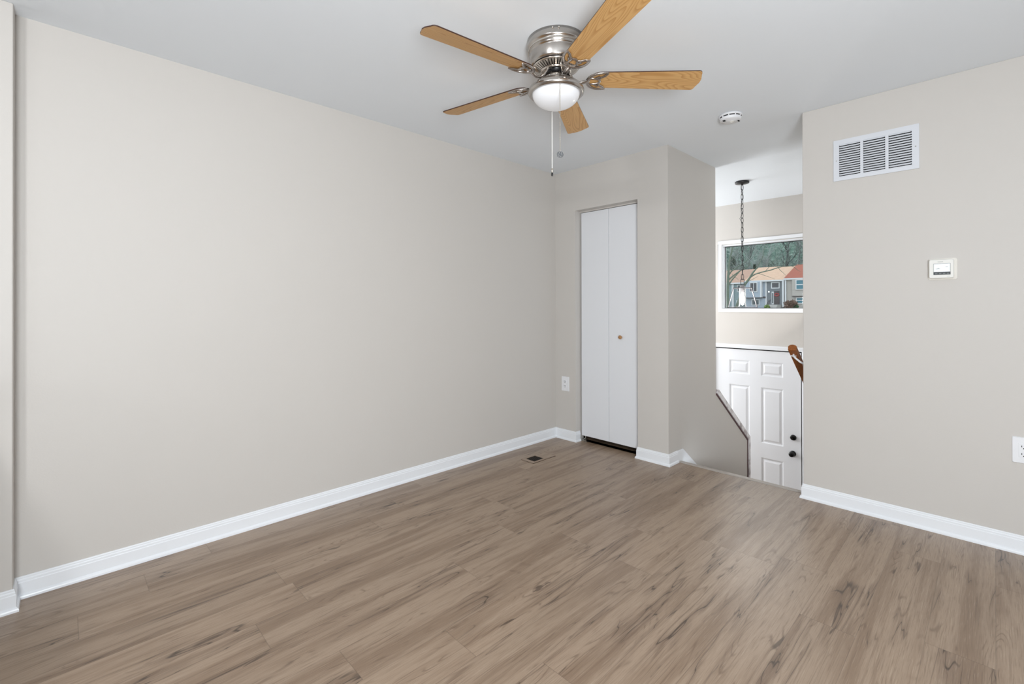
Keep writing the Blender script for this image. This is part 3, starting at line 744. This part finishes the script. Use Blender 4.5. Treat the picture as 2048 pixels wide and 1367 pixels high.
# ------------------------------------------------------------------ pendant lantern
LA = math.radians(19.6)
pn = thing('pendant_lantern', (4.85, 1.731, H), 'black chain pendant lantern with clear glass sides in the foyer', 'pendant light', rz=LA)
mb = MB(); mb.lathe([(0.060, 0), (0.064, -0.002), (0.064, -0.018), (0.058, -0.021), (0.012, -0.024), (0.010, -0.036), (0.0, -0.037)], 36); mb.build('canopy', M['black'], pn)
mb = MB(); zt, zb = -0.036, Z(1.475); n_ = 20; stp = (zt-zb)/n_
for i in range(n_):
    zc = zt-(i+0.5)*stp; hl = stp*0.5+0.004; w2 = 0.0115; pts = []
    for j in range(16):
        a = 2*PI*j/16; u_, v_ = w2*math.cos(a), (hl-0.0)*math.sin(a)
        v_ = max(-hl, min(hl, v_*1.15))
        pts.append((u_, 0, zc+v_) if i % 2 else (0, u_, zc+v_))
    # rotate so links turn gradually
    ra = 0.5+0.05*i; c_, s_ = math.cos(ra), math.sin(ra)
    pts = [(x*c_-y*s_, x*s_+y*c_, z) for x, y, z in pts]
    mb.tube(pts, 0.0026, 6, closed=True, upv=(0.3, 0.9, 0.1))
ch = mb.build('chain', M['black'], pn)
mb = MB(); pts = []
for i in range(80):
    t = i/79; z = zt+(zb-zt)*t
    b_ = 0.004*math.sin(t*40)+ (0.014*math.exp(-((t-0.25)/0.022)**2)+0.017*math.exp(-((t-0.355)/0.025)**2))
    pts.append((0.003*math.cos(t*31), b_, z))
mb.tube(pts, 0.0018, 6, upv=(1, 0, 0)); mb.build('cord', M['black'], pn)
mb = MB(); zl1, zl0 = Z(1.473), Z(1.418)
for (a, b) in (((0, -0.015, zl0), (0, -0.015, zl1)), ((0, 0.015, zl0), (0, 0.015, zl1)), ((0, -0.015, zl1), (0, 0.015, zl1)), ((0, -0.015, zl0), (0, 0.015, zl0)), ((0, 0, zl0-0.03), (0, 0, zl0))):
    mb.tube([a, b], 0.003, 6, upv=(1, 0, 0))
mb.build('hanging_loop', M['black'], pn)
tz, bz = Z(1.388), Z(1.199); tw, bw = 0.080, 0.1285
mb = MB(); mb.lathe([(0.008, tz+0.032), (0.016, tz+0.026), (0.026, tz+0.010), (0.030, tz+0.002), (0.030, tz-0.004)], 24); mb.build('cap', mat('weathered_cap', lin(150, 148, 150), 0.45, 0.3), pn)
mb = MB(); fr_t = [(-tw, -tw), (tw, -tw), (tw, tw), (-tw, tw)]; fr_b = [(-bw, -bw), (bw, -bw), (bw, bw), (-bw, bw)]
for i in range(4):
    j = (i+1) % 4
    mb.tube([(*fr_t[i], tz), (*fr_t[j], tz)], 0.0034, 6); mb.tube([(*fr_b[i], bz), (*fr_b[j], bz)], 0.0028, 6); mb.tube([(*fr_t[i], tz), (*fr_b[i], bz)], 0.0026, 6, upv=(0, 1, 0))
mb.tube([(-tw, 0, tz), (tw, 0, tz)], 0.0034, 6); mb.tube([(0, -tw, tz), (0, tw, tz)], 0.0034, 6)
mb.build('frame', mat('lantern_frame', lin(120, 118, 121), 0.5, 0.3), pn)
for i in range(4):
    j = (i+1) % 4; mb = MB(); mb.quad((*fr_t[i], tz-0.003), (*fr_t[j], tz-0.003), (*fr_b[j], bz+0.003), (*fr_b[i], bz+0.003)); mb.build('glass_pane', M['lglass'], pn)
mb = MB(); mb.lathe([(0.030, tz-0.002), (0.032, bz+0.03), (0.037, bz+0.006)], 28)
mb.f.pop(); mb.mi.pop(); mb.sm.pop()
mb.build('glass_shade', glass_mat('lantern_inner_glass', (0.86, 0.86, 0.87)), pn)
mb = MB(); mb.lathe([(0.014, tz-0.002), (0.015, tz-0.050), (0.010, tz-0.054)], 16); mb.build('bulb_socket', mat('socket_grey', lin(170, 168, 170), 0.4), pn)
mb = MB(); mb.lathe([(0.010, tz-0.052), (0.015, tz-0.068), (0.017, tz-0.11), (0.016, bz+0.040), (0.010, bz+0.024), (0.0, bz+0.020)], 20)
mb.build('light_bulb', mat('lit_bulb', (1, 0.95, 0.9), 0.4, emit=(1.0, 0.95, 0.89), es=235), pn)

# ------------------------------------------------------------------ outside
_lin = lin
def lin(*c): return tuple(v*0.62 for v in _lin(*c))     # real world albedos under a bright sky
def siding_mat(name, rgb, step=0.18):
    m_ = mat(name, rgb, 0.7); b = bsdf(m_); tc = N(m_, 'ShaderNodeTexCoord'); sp = N(m_, 'ShaderNodeSeparateXYZ'); LK(m_, tc.outputs['Object'], sp.inputs[0])
    fr_ = math_n(m_, 'FRACT', math_n(m_, 'DIVIDE', sp.outputs[2], step)); mr = N(m_, 'ShaderNodeMapRange'); mr.inputs['From Max'].default_value = 0.25; mr.inputs['To Min'].default_value = 0.80
    LK(m_, fr_, mr.inputs['Value']); mr.inputs['To Max'].default_value = 1.0
    v = N(m_, 'ShaderNodeVectorMath', operation='SCALE'); v.inputs[0].default_value = rgb; LK(m_, mr.outputs[0], v.inputs['Scale']); LK(m_, v.outputs[0], b.inputs['Base Color']); return m_
def shingle_mat(name, rgb):
    m_ = mat(name, rgb, 0.9, spec=0.1); return noisy(m_, 2.2, 0.16)
sB = siding_mat('pale_blue_siding', lin(176, 190, 206)); sA = siding_mat('teal_grey_siding', lin(140, 166, 172)); sC = siding_mat('tan_siding', lin(196, 190, 184)); sE = siding_mat('slate_siding', lin(122, 130, 138))
rA = shingle_mat('brown_shingles', lin(186, 154, 136)); rB = shingle_mat('peach_shingles', lin(212, 180, 156)); rC = shingle_mat('red_shingles', lin(166, 100, 84))
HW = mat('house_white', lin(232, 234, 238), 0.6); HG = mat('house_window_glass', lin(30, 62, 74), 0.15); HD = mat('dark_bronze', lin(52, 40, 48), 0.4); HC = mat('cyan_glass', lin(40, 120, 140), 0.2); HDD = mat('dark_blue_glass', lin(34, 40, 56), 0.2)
GX = 72.0
def gable(name, y0, y1, xe, ze, xr, zr, wall_m, roof_m, label, parent=None):
    """two storey row house: walls box + roof whose ridge runs along Y"""
    h_ = thing(name, (xe, (y0+y1)/2, 0.6), label, 'house'); yo_ = (y0+y1)/2; zo_ = 0.6
    mb = MB(); mb.box(0.3, 2*(xr-xe)-0.3, y0-yo_, y1-yo_, 0, ze-zo_-0.05)
    mb.add([(0.3, y, ze-zo_-0.05) for y in (y0-yo_, y1-yo_)]+[(2*(xr-xe)-0.3, y, ze-zo_-0.05) for y in (y0-yo_, y1-yo_)]+[(xr-xe, y, zr-zo_-0.1) for y in (y0-yo_, y1-yo_)], [(0, 4, 2), (1, 3, 5)])
    mb.build('wall', wall_m, h_)
    mb = MB(); a, b = y0-yo_-0.05, y1-yo_+0.05; d_ = xr-xe; zr_, ze_ = zr-zo_, ze-zo_
    vs = [(0, a, ze_), (0, b, ze_), (d_, b, zr_), (d_, a, zr_), (2*d_, b, ze_), (2*d_, a, ze_)]; vs += [(x, y, z-0.12) for x, y, z in vs]
    mb.add(vs, [(0, 1, 2, 3), (3, 2, 4, 5), (6, 9, 8, 7), (9, 11, 10, 8), (0, 6, 7, 1), (5, 4, 10, 11), (0, 3, 9, 6), (3, 5, 11, 9), (1, 7, 8, 2), (2, 8, 10, 4)]); mb.build('roof', roof_m, h_)
    mb = MB(); mb.box(-0.08, 0.04, a, b, ze_-0.22, ze_-0.02); mb.build('gutter', HW, h_)
    return h_
def hwin(h_, y0, y1, z0, z1, x, gl, muntin='v', w_=0.10):
    hx, hy, hz_ = h_.location; mb = MB(); Y0, Y1, Z0, Z1 = y0-hy, y1-hy, z0-hz_, z1-hz_; X_ = x-hx
    wframe(mb, Y0, Y1, Z0, Z1, w_, X_-0.08, X_+0.02)
    if muntin == 'v': mb.box(X_-0.06, X_+0.02, (Y0+Y1)/2-0.03, (Y0+Y1)/2+0.03, Z0, Z1)
    if muntin == 'h': mb.box(X_-0.06, X_+0.02, Y0, Y1, (Z0+Z1)/2-0.05, (Z0+Z1)/2+0.05)
    f_ = mb.build('window', HW, h_); mb = MB(); mb.box(X_-0.03, X_+0.01, Y0+w_, Y1-w_, Z0+w_, Z1-w_); mb.build('pane', gl, f_)
hA = gable('townhouse', 25.35, 31.5, GX+0.4, 4.55, GX+6.2, 6.80, sA, rA, 'teal grey townhouse at the far left of the window view, behind the lantern')
hwin(hA, 25.6, 26.7, 3.15, 4.2, GX+0.7, HG, 'v'); hwin(hA, 25.7, 26.8, 1.2, 1.9, GX+0.7, HG, 'v')
mb = MB(); mb.box(0.18, 0.32, 27.15-28.425, 27.45-28.425, 0, 3.9); mb.build('corner_board', HW, hA)
hB = gable('townhouse', 20.12, 25.30, GX-0.3, 4.72, GX+5.7, 6.96, sE, rB, 'pale blue townhouse with peach shingle roof and dark entry door')
yb = (20.12+25.30)/2
mb = MB(); mb.box(0.3-0.02, 0.9, 22.5-yb, 25.30-yb, 0, 3.9); mb.build('front_wall', sB, hB)
mb = MB(); mb.box(-0.25, 0.3, 22.98-yb, 25.2-yb, 2.28-0.6, 3.95); mb.build('bay', sB, hB)
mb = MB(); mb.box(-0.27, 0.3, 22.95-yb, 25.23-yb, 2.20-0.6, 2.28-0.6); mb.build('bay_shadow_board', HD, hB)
for y in (23.02, 22.5): mb = MB(); mb.box(-0.28 if y > 22.9 else 0.24, 0.3, y-0.09-yb, y+0.09-yb, (2.28 if y > 22.9 else 0.7)-0.6, 3.95); mb.build('corner_board', HW, hB)
hwin(hB, 23.45, 24.5, 3.05, 4.45, GX-0.56, HDD, 'v'); hwin(hB, 23.35, 24.42, 1.15, 2.02, GX-0.02, HG, 'v')
mb = MB(); mb.box(0.22, 0.30, 22.66-0.22-yb+0.1, 22.66+0.22-yb, 2.17-0.6, 2.40-0.6); p = mb.build('number_plaque', HD, hB)
hwin(hB, 20.75, 21.85, 3.5, 4.4, GX+0.02, HDD, None, 0.12)
mb = MB(); mb.box(0.25, 0.32, 21.50-yb, 21.78-yb, 1.29-0.6, 3.05-0.6); sl_ = mb.build('sidelight', HW, hB); mb = MB(); mb.box(0.2, 0.3, 21.58-yb, 21.70-yb, 1.45-0.6, 2.9-0.6); mb.build('pane', HG, sl_)
mb = MB(); mb.box(0.24, 0.32, 20.79-yb, 21.45-yb, 1.29-0.6, 3.15-0.6); mb.build('entry_door', HD, hB)
mb = MB(); mb.box(-0.1, 0.3, 20.14-yb, 20.36-yb, 0.3, 4.1); mb.build('downspout', HW, hB)
mb = MB(); mb.ico((0.15, 22.1-yb, 3.05-0.6), 0.11, seg=8); mb.build('porch_light', mat('porch_lamp', (1, 1, 1), 0.5, emit=(1, 1, 1), es=0.6), hB)
wt = thing('door_wreath', (GX-0.12, 21.1, 2.62), 'red wreath hanging on the dark entry door across the street', 'wreath')
mb = MB(); mb.tube([(0, 0.26*math.cos(2*PI*i/20), 0.17*math.sin(2*PI*i/20)) for i in range(20)], 0.07, 8, closed=True, upv=(1, 0, 0)); mb.build('ring', noisy(mat('red_leaves', lin(176, 44, 56), 0.7), 9, 0.3), wt)
mb = MB(); mb.box(GX-2.0, GX+0.1, 20.5, 21.6, 0.5, 1.22); mb.box(GX-2.3, GX-2.0, 20.5, 21.6, 0.5, 1.0)
tag(mb.build('concrete_stoop', noisy(mat('concrete', lin(200, 198, 196), 0.8), 3, 0.05)), 'pale concrete stoop below the dark entry door', 'steps')
rl = thing('stoop_railing', (GX-1.9, 21.75, 0.6), 'black metal railing sloping beside the concrete stoop', 'railing')
mb = MB(); mb.tube([(0, 0, 0.4), (1.4, -0.0, 1.35)], 0.03, 6); mb.tube([(0, 0.35, 0.25), (0.0, -0.25, 1.30)], 0.03, 6); mb.build('top_rail', HD, rl)
for (y, z) in ((0.30, 0.3), (0.12, 0.62), (-0.06, 0.93), (-0.25, 1.30)): mb = MB(); mb.tube([(0, y, 0), (0, y, z)], 0.022, 6); mb.build('baluster', HD, rl)
hC = gable('townhouse', 13.5, 20.06, GX-0.5, 4.86, GX+5.6, 7.12, sC, rC, 'tan townhouse with red brown shingle roof at the right')
yc = (13.5+20.06)/2
mb = MB(); mb.box(-0.1, 0.3, 15.9-yc, 19.07-yc, 2.42-0.6, 4.1); mb.build('bay', sC, hC)
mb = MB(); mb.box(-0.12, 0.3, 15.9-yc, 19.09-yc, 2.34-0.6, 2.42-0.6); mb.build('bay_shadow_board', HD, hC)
hwin(hC, 17.0, 18.62, 3.25, 4.6, GX-0.66, HC, 'h'); hwin(hC, 17.2, 18.68, 1.38, 2.22, GX-0.26, HC, 'h')
mb = MB(); mb.box(0.1, 0.28, 19.85-yc, 20.02-yc, 0.2, 4.0); mb.build('downspout', HW, hC)

# ground outside, rising to the row of houses
gm = noisy(mat('lawn', lin(150, 156, 140), 0.9, spec=0.1), 1.5, 0.12)
mb = MB(); xs = [6.3, 10, 20, 40, 60, 66, 97.5]; zs = [-1.5, -1.5, -1.1, -0.1, 0.55, 0.72, 0.75]
vs = []
for x, z in zip(xs, zs): vs += [(x, -30, z), (x, 70, z)]
mb.add(vs, [(2*i, 2*i+2, 2*i+3, 2*i+1) for i in range(len(xs)-1)])
tag(mb.build('lawn', gm), 'grey green ground rising to the row of townhouses', 'lawn', kind='stuff')

def leaf_mat(name, a, b_): 
    m_ = mat(name, a, 0.8, spec=0.1); b = bsdf(m_); tc = N(m_, 'ShaderNodeTexCoord'); nz = N(m_, 'ShaderNodeTexNoise'); nz.inputs['Scale'].default_value = 3; nz.inputs['Detail'].default_value = 5
    LK(m_, tc.outputs['Object'], nz.inputs['Vector']); cr = N(m_, 'ShaderNodeMixRGB'); cr.inputs[1].default_value = (*a, 1); cr.inputs[2].default_value = (*b_, 1)
    mr = N(m_, 'ShaderNodeMapRange'); mr.inputs['From Min'].default_value = 0.35; mr.inputs['From Max'].default_value = 0.65; LK(m_, nz.outputs['Fac'], mr.inputs['Value'])
    LK(m_, mr.outputs[0], cr.inputs[0]); LK(m_, cr.outputs[0], b.inputs['Base Color']); return m_
def shrub(name, loc, r, h_, n, mt, label, twiggy=False, seed=1):
    R_ = random.Random(seed); t = thing(name, loc, label, 'shrub'); mb = MB()
    for i in range(n):
        a, b = R_.uniform(0, 2*PI), R_.uniform(0.05, 1.0)**0.5
        p = Vector((r*b*math.cos(a)*0.7, r*b*math.sin(a), h_*R_.uniform(0.25, 1.0)*(1-0.35*b*b)))
        if twiggy: mb.tube([(p.x*0.2, p.y*0.25, 0), (p.x*0.7, p.y*0.75, p.z*0.6), tuple(p)], [0.03, 0.022, 0.012], 4)
        for j in range(3):
            q = p+Vector((R_.uniform(-.1, .1), R_.uniform(-.1, .1), R_.uniform(-.1, .1))); s = R_.uniform(0.05, 0.10)
            d1 = Vector((R_.uniform(-1, 1), R_.uniform(-1, 1), R_.uniform(-1, 1))).normalized()*s; d2 = d1.cross(Vector((R_.uniform(-1, 1), R_.uniform(-1, 1), 1))).normalized()*s
            mb.quad(q-d1, q-d2, q+d1, q+d2)
    mb.build('foliage', mt, t); mb = MB(); mb.tube([(0, 0, -0.15), (0, 0, h_*0.4)], 0.05, 6); mb.build('stem', M['rail'], t)
shrub('shrub', (GX-3, 18.55, 0.62), 0.85, 1.3, 260, leaf_mat('dry_leaves', lin(158, 122, 104), lin(112, 84, 74)), 'brown dry leafed shrub in front of the tan townhouse', True, 3)
shrub('shrub', (GX-3.2, 18.0, 0.62), 0.28, 0.62, 160, leaf_mat('green_leaves', lin(52, 110, 70), lin(30, 74, 46)), 'small round dark green shrub beside the brown shrub', False, 4)
shrub('shrub', (GX-3, 21.45, 0.62), 0.32, 0.60, 130, leaf_mat('lime_leaves', lin(142, 176, 84), lin(86, 120, 52)), 'small yellow green shrub at the foot of the stoop railing', False, 5)

# wooded hillside behind the houses
def hill_mat():
    m_ = mat('winter_woods', lin(112, 132, 120), 1.0, spec=0.0); b = bsdf(m_); tc = N(m_, 'ShaderNodeTexCoord')
    mp = N(m_, 'ShaderNodeMapping'); mp.inputs['Rotation'].default_value = (0.6, 0, 0); mp.inputs['Scale'].default_value = (1, 0.35, 1.6); LK(m_, tc.outputs['Object'], mp.inputs[0])
    nz = N(m_, 'ShaderNodeTexNoise'); nz.inputs['Scale'].default_value = 1.5; nz.inputs['Detail'].default_value = 8; nz.inputs['Distortion'].default_value = 1.0; nz.inputs['Roughness'].default_value = 0.7; LK(m_, mp.outputs[0], nz.inputs['Vector'])
    cr = N(m_, 'ShaderNodeValToRGB'); e = cr.color_ramp.elements; e[0].position = 0.34; e[0].color = (*lin(46, 68, 68), 1); e[1].position = 0.66; e[1].color = (*lin(168, 184, 176), 1)
    e2 = e.new(0.5); e2.color = (*lin(98, 126, 112), 1)
    LK(m_, nz.outputs['Fac'], cr.inputs[0]); LK(m_, cr.outputs[0], b.inputs['Base Color']); return m_
mb = MB(); nx, ny = 14, 60; vs = []
R_ = random.Random(11)
for i in range(nx+1):
    for j in range(ny+1):
        x = 98+i*2.2; y = -20+j*90/ny; z = 0.5+22*min(1, (i/nx)**0.6)+R_.uniform(-0.9, 0.9)*(1 if i else 0)
        vs.append((x+R_.uniform(-0.9, 0.9), y, z))
mb.add(vs, [(i*(ny+1)+j, (i+1)*(ny+1)+j, (i+1)*(ny+1)+j+1, i*(ny+1)+j+1) for i in range(nx) for j in range(ny)], 0, True)
tag(mb.build('wooded_hillside', hill_mat()), 'grey green wooded hillside rising behind the townhouse roofs', 'woods', kind='stuff')

# bare trees
barkL = mat('pale_bark', lin(168, 178, 176), 0.8); barkD = mat('dark_bark', lin(88, 98, 96), 0.8); barkM = mat('mid_bark', lin(124, 138, 134), 0.8)
def bare_tree(loc, h_, seed, mt, label, lean=0.0, n_main=12, depth=3, grp=None):
    R_ = random.Random(seed); t = thing('bare_tree', loc, label, 'tree', group=grp); mb = MB()
    def branch(p, d_, L, r, lv):
        pts = [p]; q = p.copy(); dd = d_.copy()
        for i in range(4):
            dd = (dd+Vector((R_.uniform(-.25, .25), R_.uniform(-.25, .25), R_.uniform(-.1, .25)))).normalized(); q = q+dd*L/4; pts.append(q.copy())
        mb.tube(pts, [r, r*.85, r*.7, r*.5, r*.3], 4)
        if lv > 0:
            for k in range(R_.randint(3, 5)):
                b = pts[R_.randint(1, 4)]; nd = (dd+Vector((R_.uniform(-1, 1), R_.uniform(-1.1, 1.1), R_.uniform(-.2, .9)))).normalized()
                branch(b, nd, L*R_.uniform(.5, .75), r*.5, lv-1)
    tr = MB(); top = Vector((0, lean, h_*0.85)); P_ = [Vector((0, lean*t_*t_, h_*0.85*t_)) for t_ in (0, .25, .5, .75, 1)]
    tr.tube(P_, [h_*.016, h_*.013, h_*.010, h_*.007, h_*.004], 7); tr.build('trunk', mt, t)
    for i in range(n_main):
        t_ = R_.uniform(.2, .98); p = Vector((0, lean*t_*t_, h_*0.85*t_)); a = R_.uniform(0, 2*PI)
        branch(p, Vector((math.cos(a)*.6, math.sin(a), R_.uniform(.3, 1.0))).normalized(), h_*R_.uniform(.16, .28), h_*.005, depth)
    mb.build('branches', mt, t); return t
k = 0
for (x, y, h_, mt, lb) in ((83, 32.5, 13, barkL, 'pale bare tree behind the teal grey roof, farthest left'), (85, 29.8, 14, barkM, 'grey bare tree behind the ridge of the teal grey roof'),
                          (84, 27.0, 13, barkL, 'pale bare tree behind the left end of the peach roof'), (86, 24.2, 15, barkD, 'dark bare tree behind the middle of the peach roof'),
                          (84, 21.8, 13.5, barkM, 'grey bare tree behind the right end of the peach roof'), (85, 19.6, 14, barkL, 'pale bare tree behind the red brown roof corner'), (87, 30.9, 15, barkD, 'dark bare tree between two pale ones behind the teal grey roof')):
    k += 1; bare_tree((x+6, y+1.6, 0.7), h_*1.05, 40+k, mt, lb, lean=R_.uniform(-1.5, -0.2), n_main=18, depth=3 if mt is barkL else 2)
ev = leaf_mat('evergreen_needles', lin(52, 92, 62), lin(28, 58, 42))
for (x, y, h_, r, lb) in ((82, 27.6, 7.6, 1.1, 'small dark evergreen between the two left roofs'), (84, 32.0, 9.5, 2.6, 'light green evergreen at the left side of the window view'), (88, 21.0, 15, 2.6, 'tall evergreen high above the red brown roof')):
    t = thing('evergreen_tree', (x+5, y+1.4, 0.7), lb, 'tree'); R_ = random.Random(int(h_*10)); mb = MB()
    for i in range(700):
        f_ = R_.uniform(0.12, 1); rr_ = r*(1-f_)*R_.uniform(.3, 1)+0.1; a = R_.uniform(0, 2*PI); q = Vector((rr_*math.cos(a), rr_*math.sin(a), h_*f_)); s = R_.uniform(.12, .3)
        o_ = Vector((math.cos(a), math.sin(a), -0.5))*s; p_ = Vector((-math.sin(a), math.cos(a), 0))*s*.6
        mb.quad(q-o_*.4, q+p_, q+o_, q-p_)
    mb.build('foliage', ev, t); mb = MB(); mb.tube([(0, 0, 0), (0, 0, h_*.95)], [0.15, 0.03], 6); mb.build('trunk', barkD, t)
# nearer bare tree whose boughs cross the view
nt_ = thing('bare_tree', (22, 8.45, -1.1), 'near bare tree whose mossy limbs cross the window view', 'tree')
moss = noisy(mat('mossy_bark', lin(104, 120, 104), 0.9), 6, 0.2)
def npt(y, z, x=22): return (x-22, y-8.45, z+1.1)
mb = MB(); mb.tube([npt(8.62, -1.3), npt(8.56, 0.4), npt(8.50, 1.6), npt(8.47, 2.54), npt(8.42, 3.2), npt(8.26, 3.9), npt(8.1, 5.4)], [0.11, 0.09, 0.075, 0.055, 0.045, 0.035, 0.02], 8); mb.build('trunk', moss, nt_)
mb = MB()
mb.tube([npt(8.50, 0.3), npt(8.2, 0.9), npt(7.99, 1.46), npt(7.76, 2.11), npt(7.56, 2.39), npt(7.41, 2.64), npt(7.27, 2.81), npt(7.0, 3.3), npt(6.9, 3.9)], [0.07, 0.065, 0.06, 0.055, 0.045, 0.038, 0.025, 0.016, 0.008], 8)
mb.tube([npt(7.51, 2.45), npt(7.32, 2.57), npt(7.03, 2.65), npt(6.71, 2.71), npt(6.39, 2.81), npt(6.25, 2.83), npt(5.83, 2.84), npt(5.3, 2.93)], [0.032, 0.028, 0.026, 0.024, 0.02, 0.014, 0.010, 0.006], 6)
mb.tube([npt(8.47, 2.27), npt(8.45, 2.37), npt(8.24, 2.55), npt(7.93, 2.77), npt(7.75, 2.83), npt(7.5, 3.05)], [0.045, 0.04, 0.032, 0.025, 0.018, 0.01], 6)
mb.tube([npt(8.47, 2.10), npt(8.30, 2.36), npt(8.05, 2.64), npt(7.85, 2.84)], [0.035, 0.03, 0.02, 0.012], 6)
mb.tube([npt(8.47, 2.54), npt(8.34, 2.74), npt(8.06, 2.94), npt(7.76, 3.1), npt(7.5, 3.35)], [0.035, 0.03, 0.022, 0.014, 0.008], 6)
R_ = random.Random(5)
for (a, b, c, d_, n_) in ((7.2, 2.6, 6.55, 2.32, 1), (6.39, 2.81, 6.1, 2.45, 1), (5.9, 2.84, 5.55, 2.6, 1), (8.4, 3.2, 7.9, 3.7, 1), (7.7, 2.2, 7.2, 2.45, 1), (6.9, 2.68, 6.5, 3.2, 1), (6.3, 2.82, 5.9, 3.3, 1), (8.1, 2.9, 7.6, 2.9, 1), (8.3, 2.6, 8.0, 2.3, 1)):
    pts = [npt(a+(c-a)*t_+R_.uniform(-.02, .02), b+(d_-b)*t_+R_.uniform(-.02, .02)) for t_ in (0, .33, .66, 1)]; mb.tube(pts, [0.012, 0.010, 0.008, 0.004], 5)
mb.build('boughs', moss, nt_)
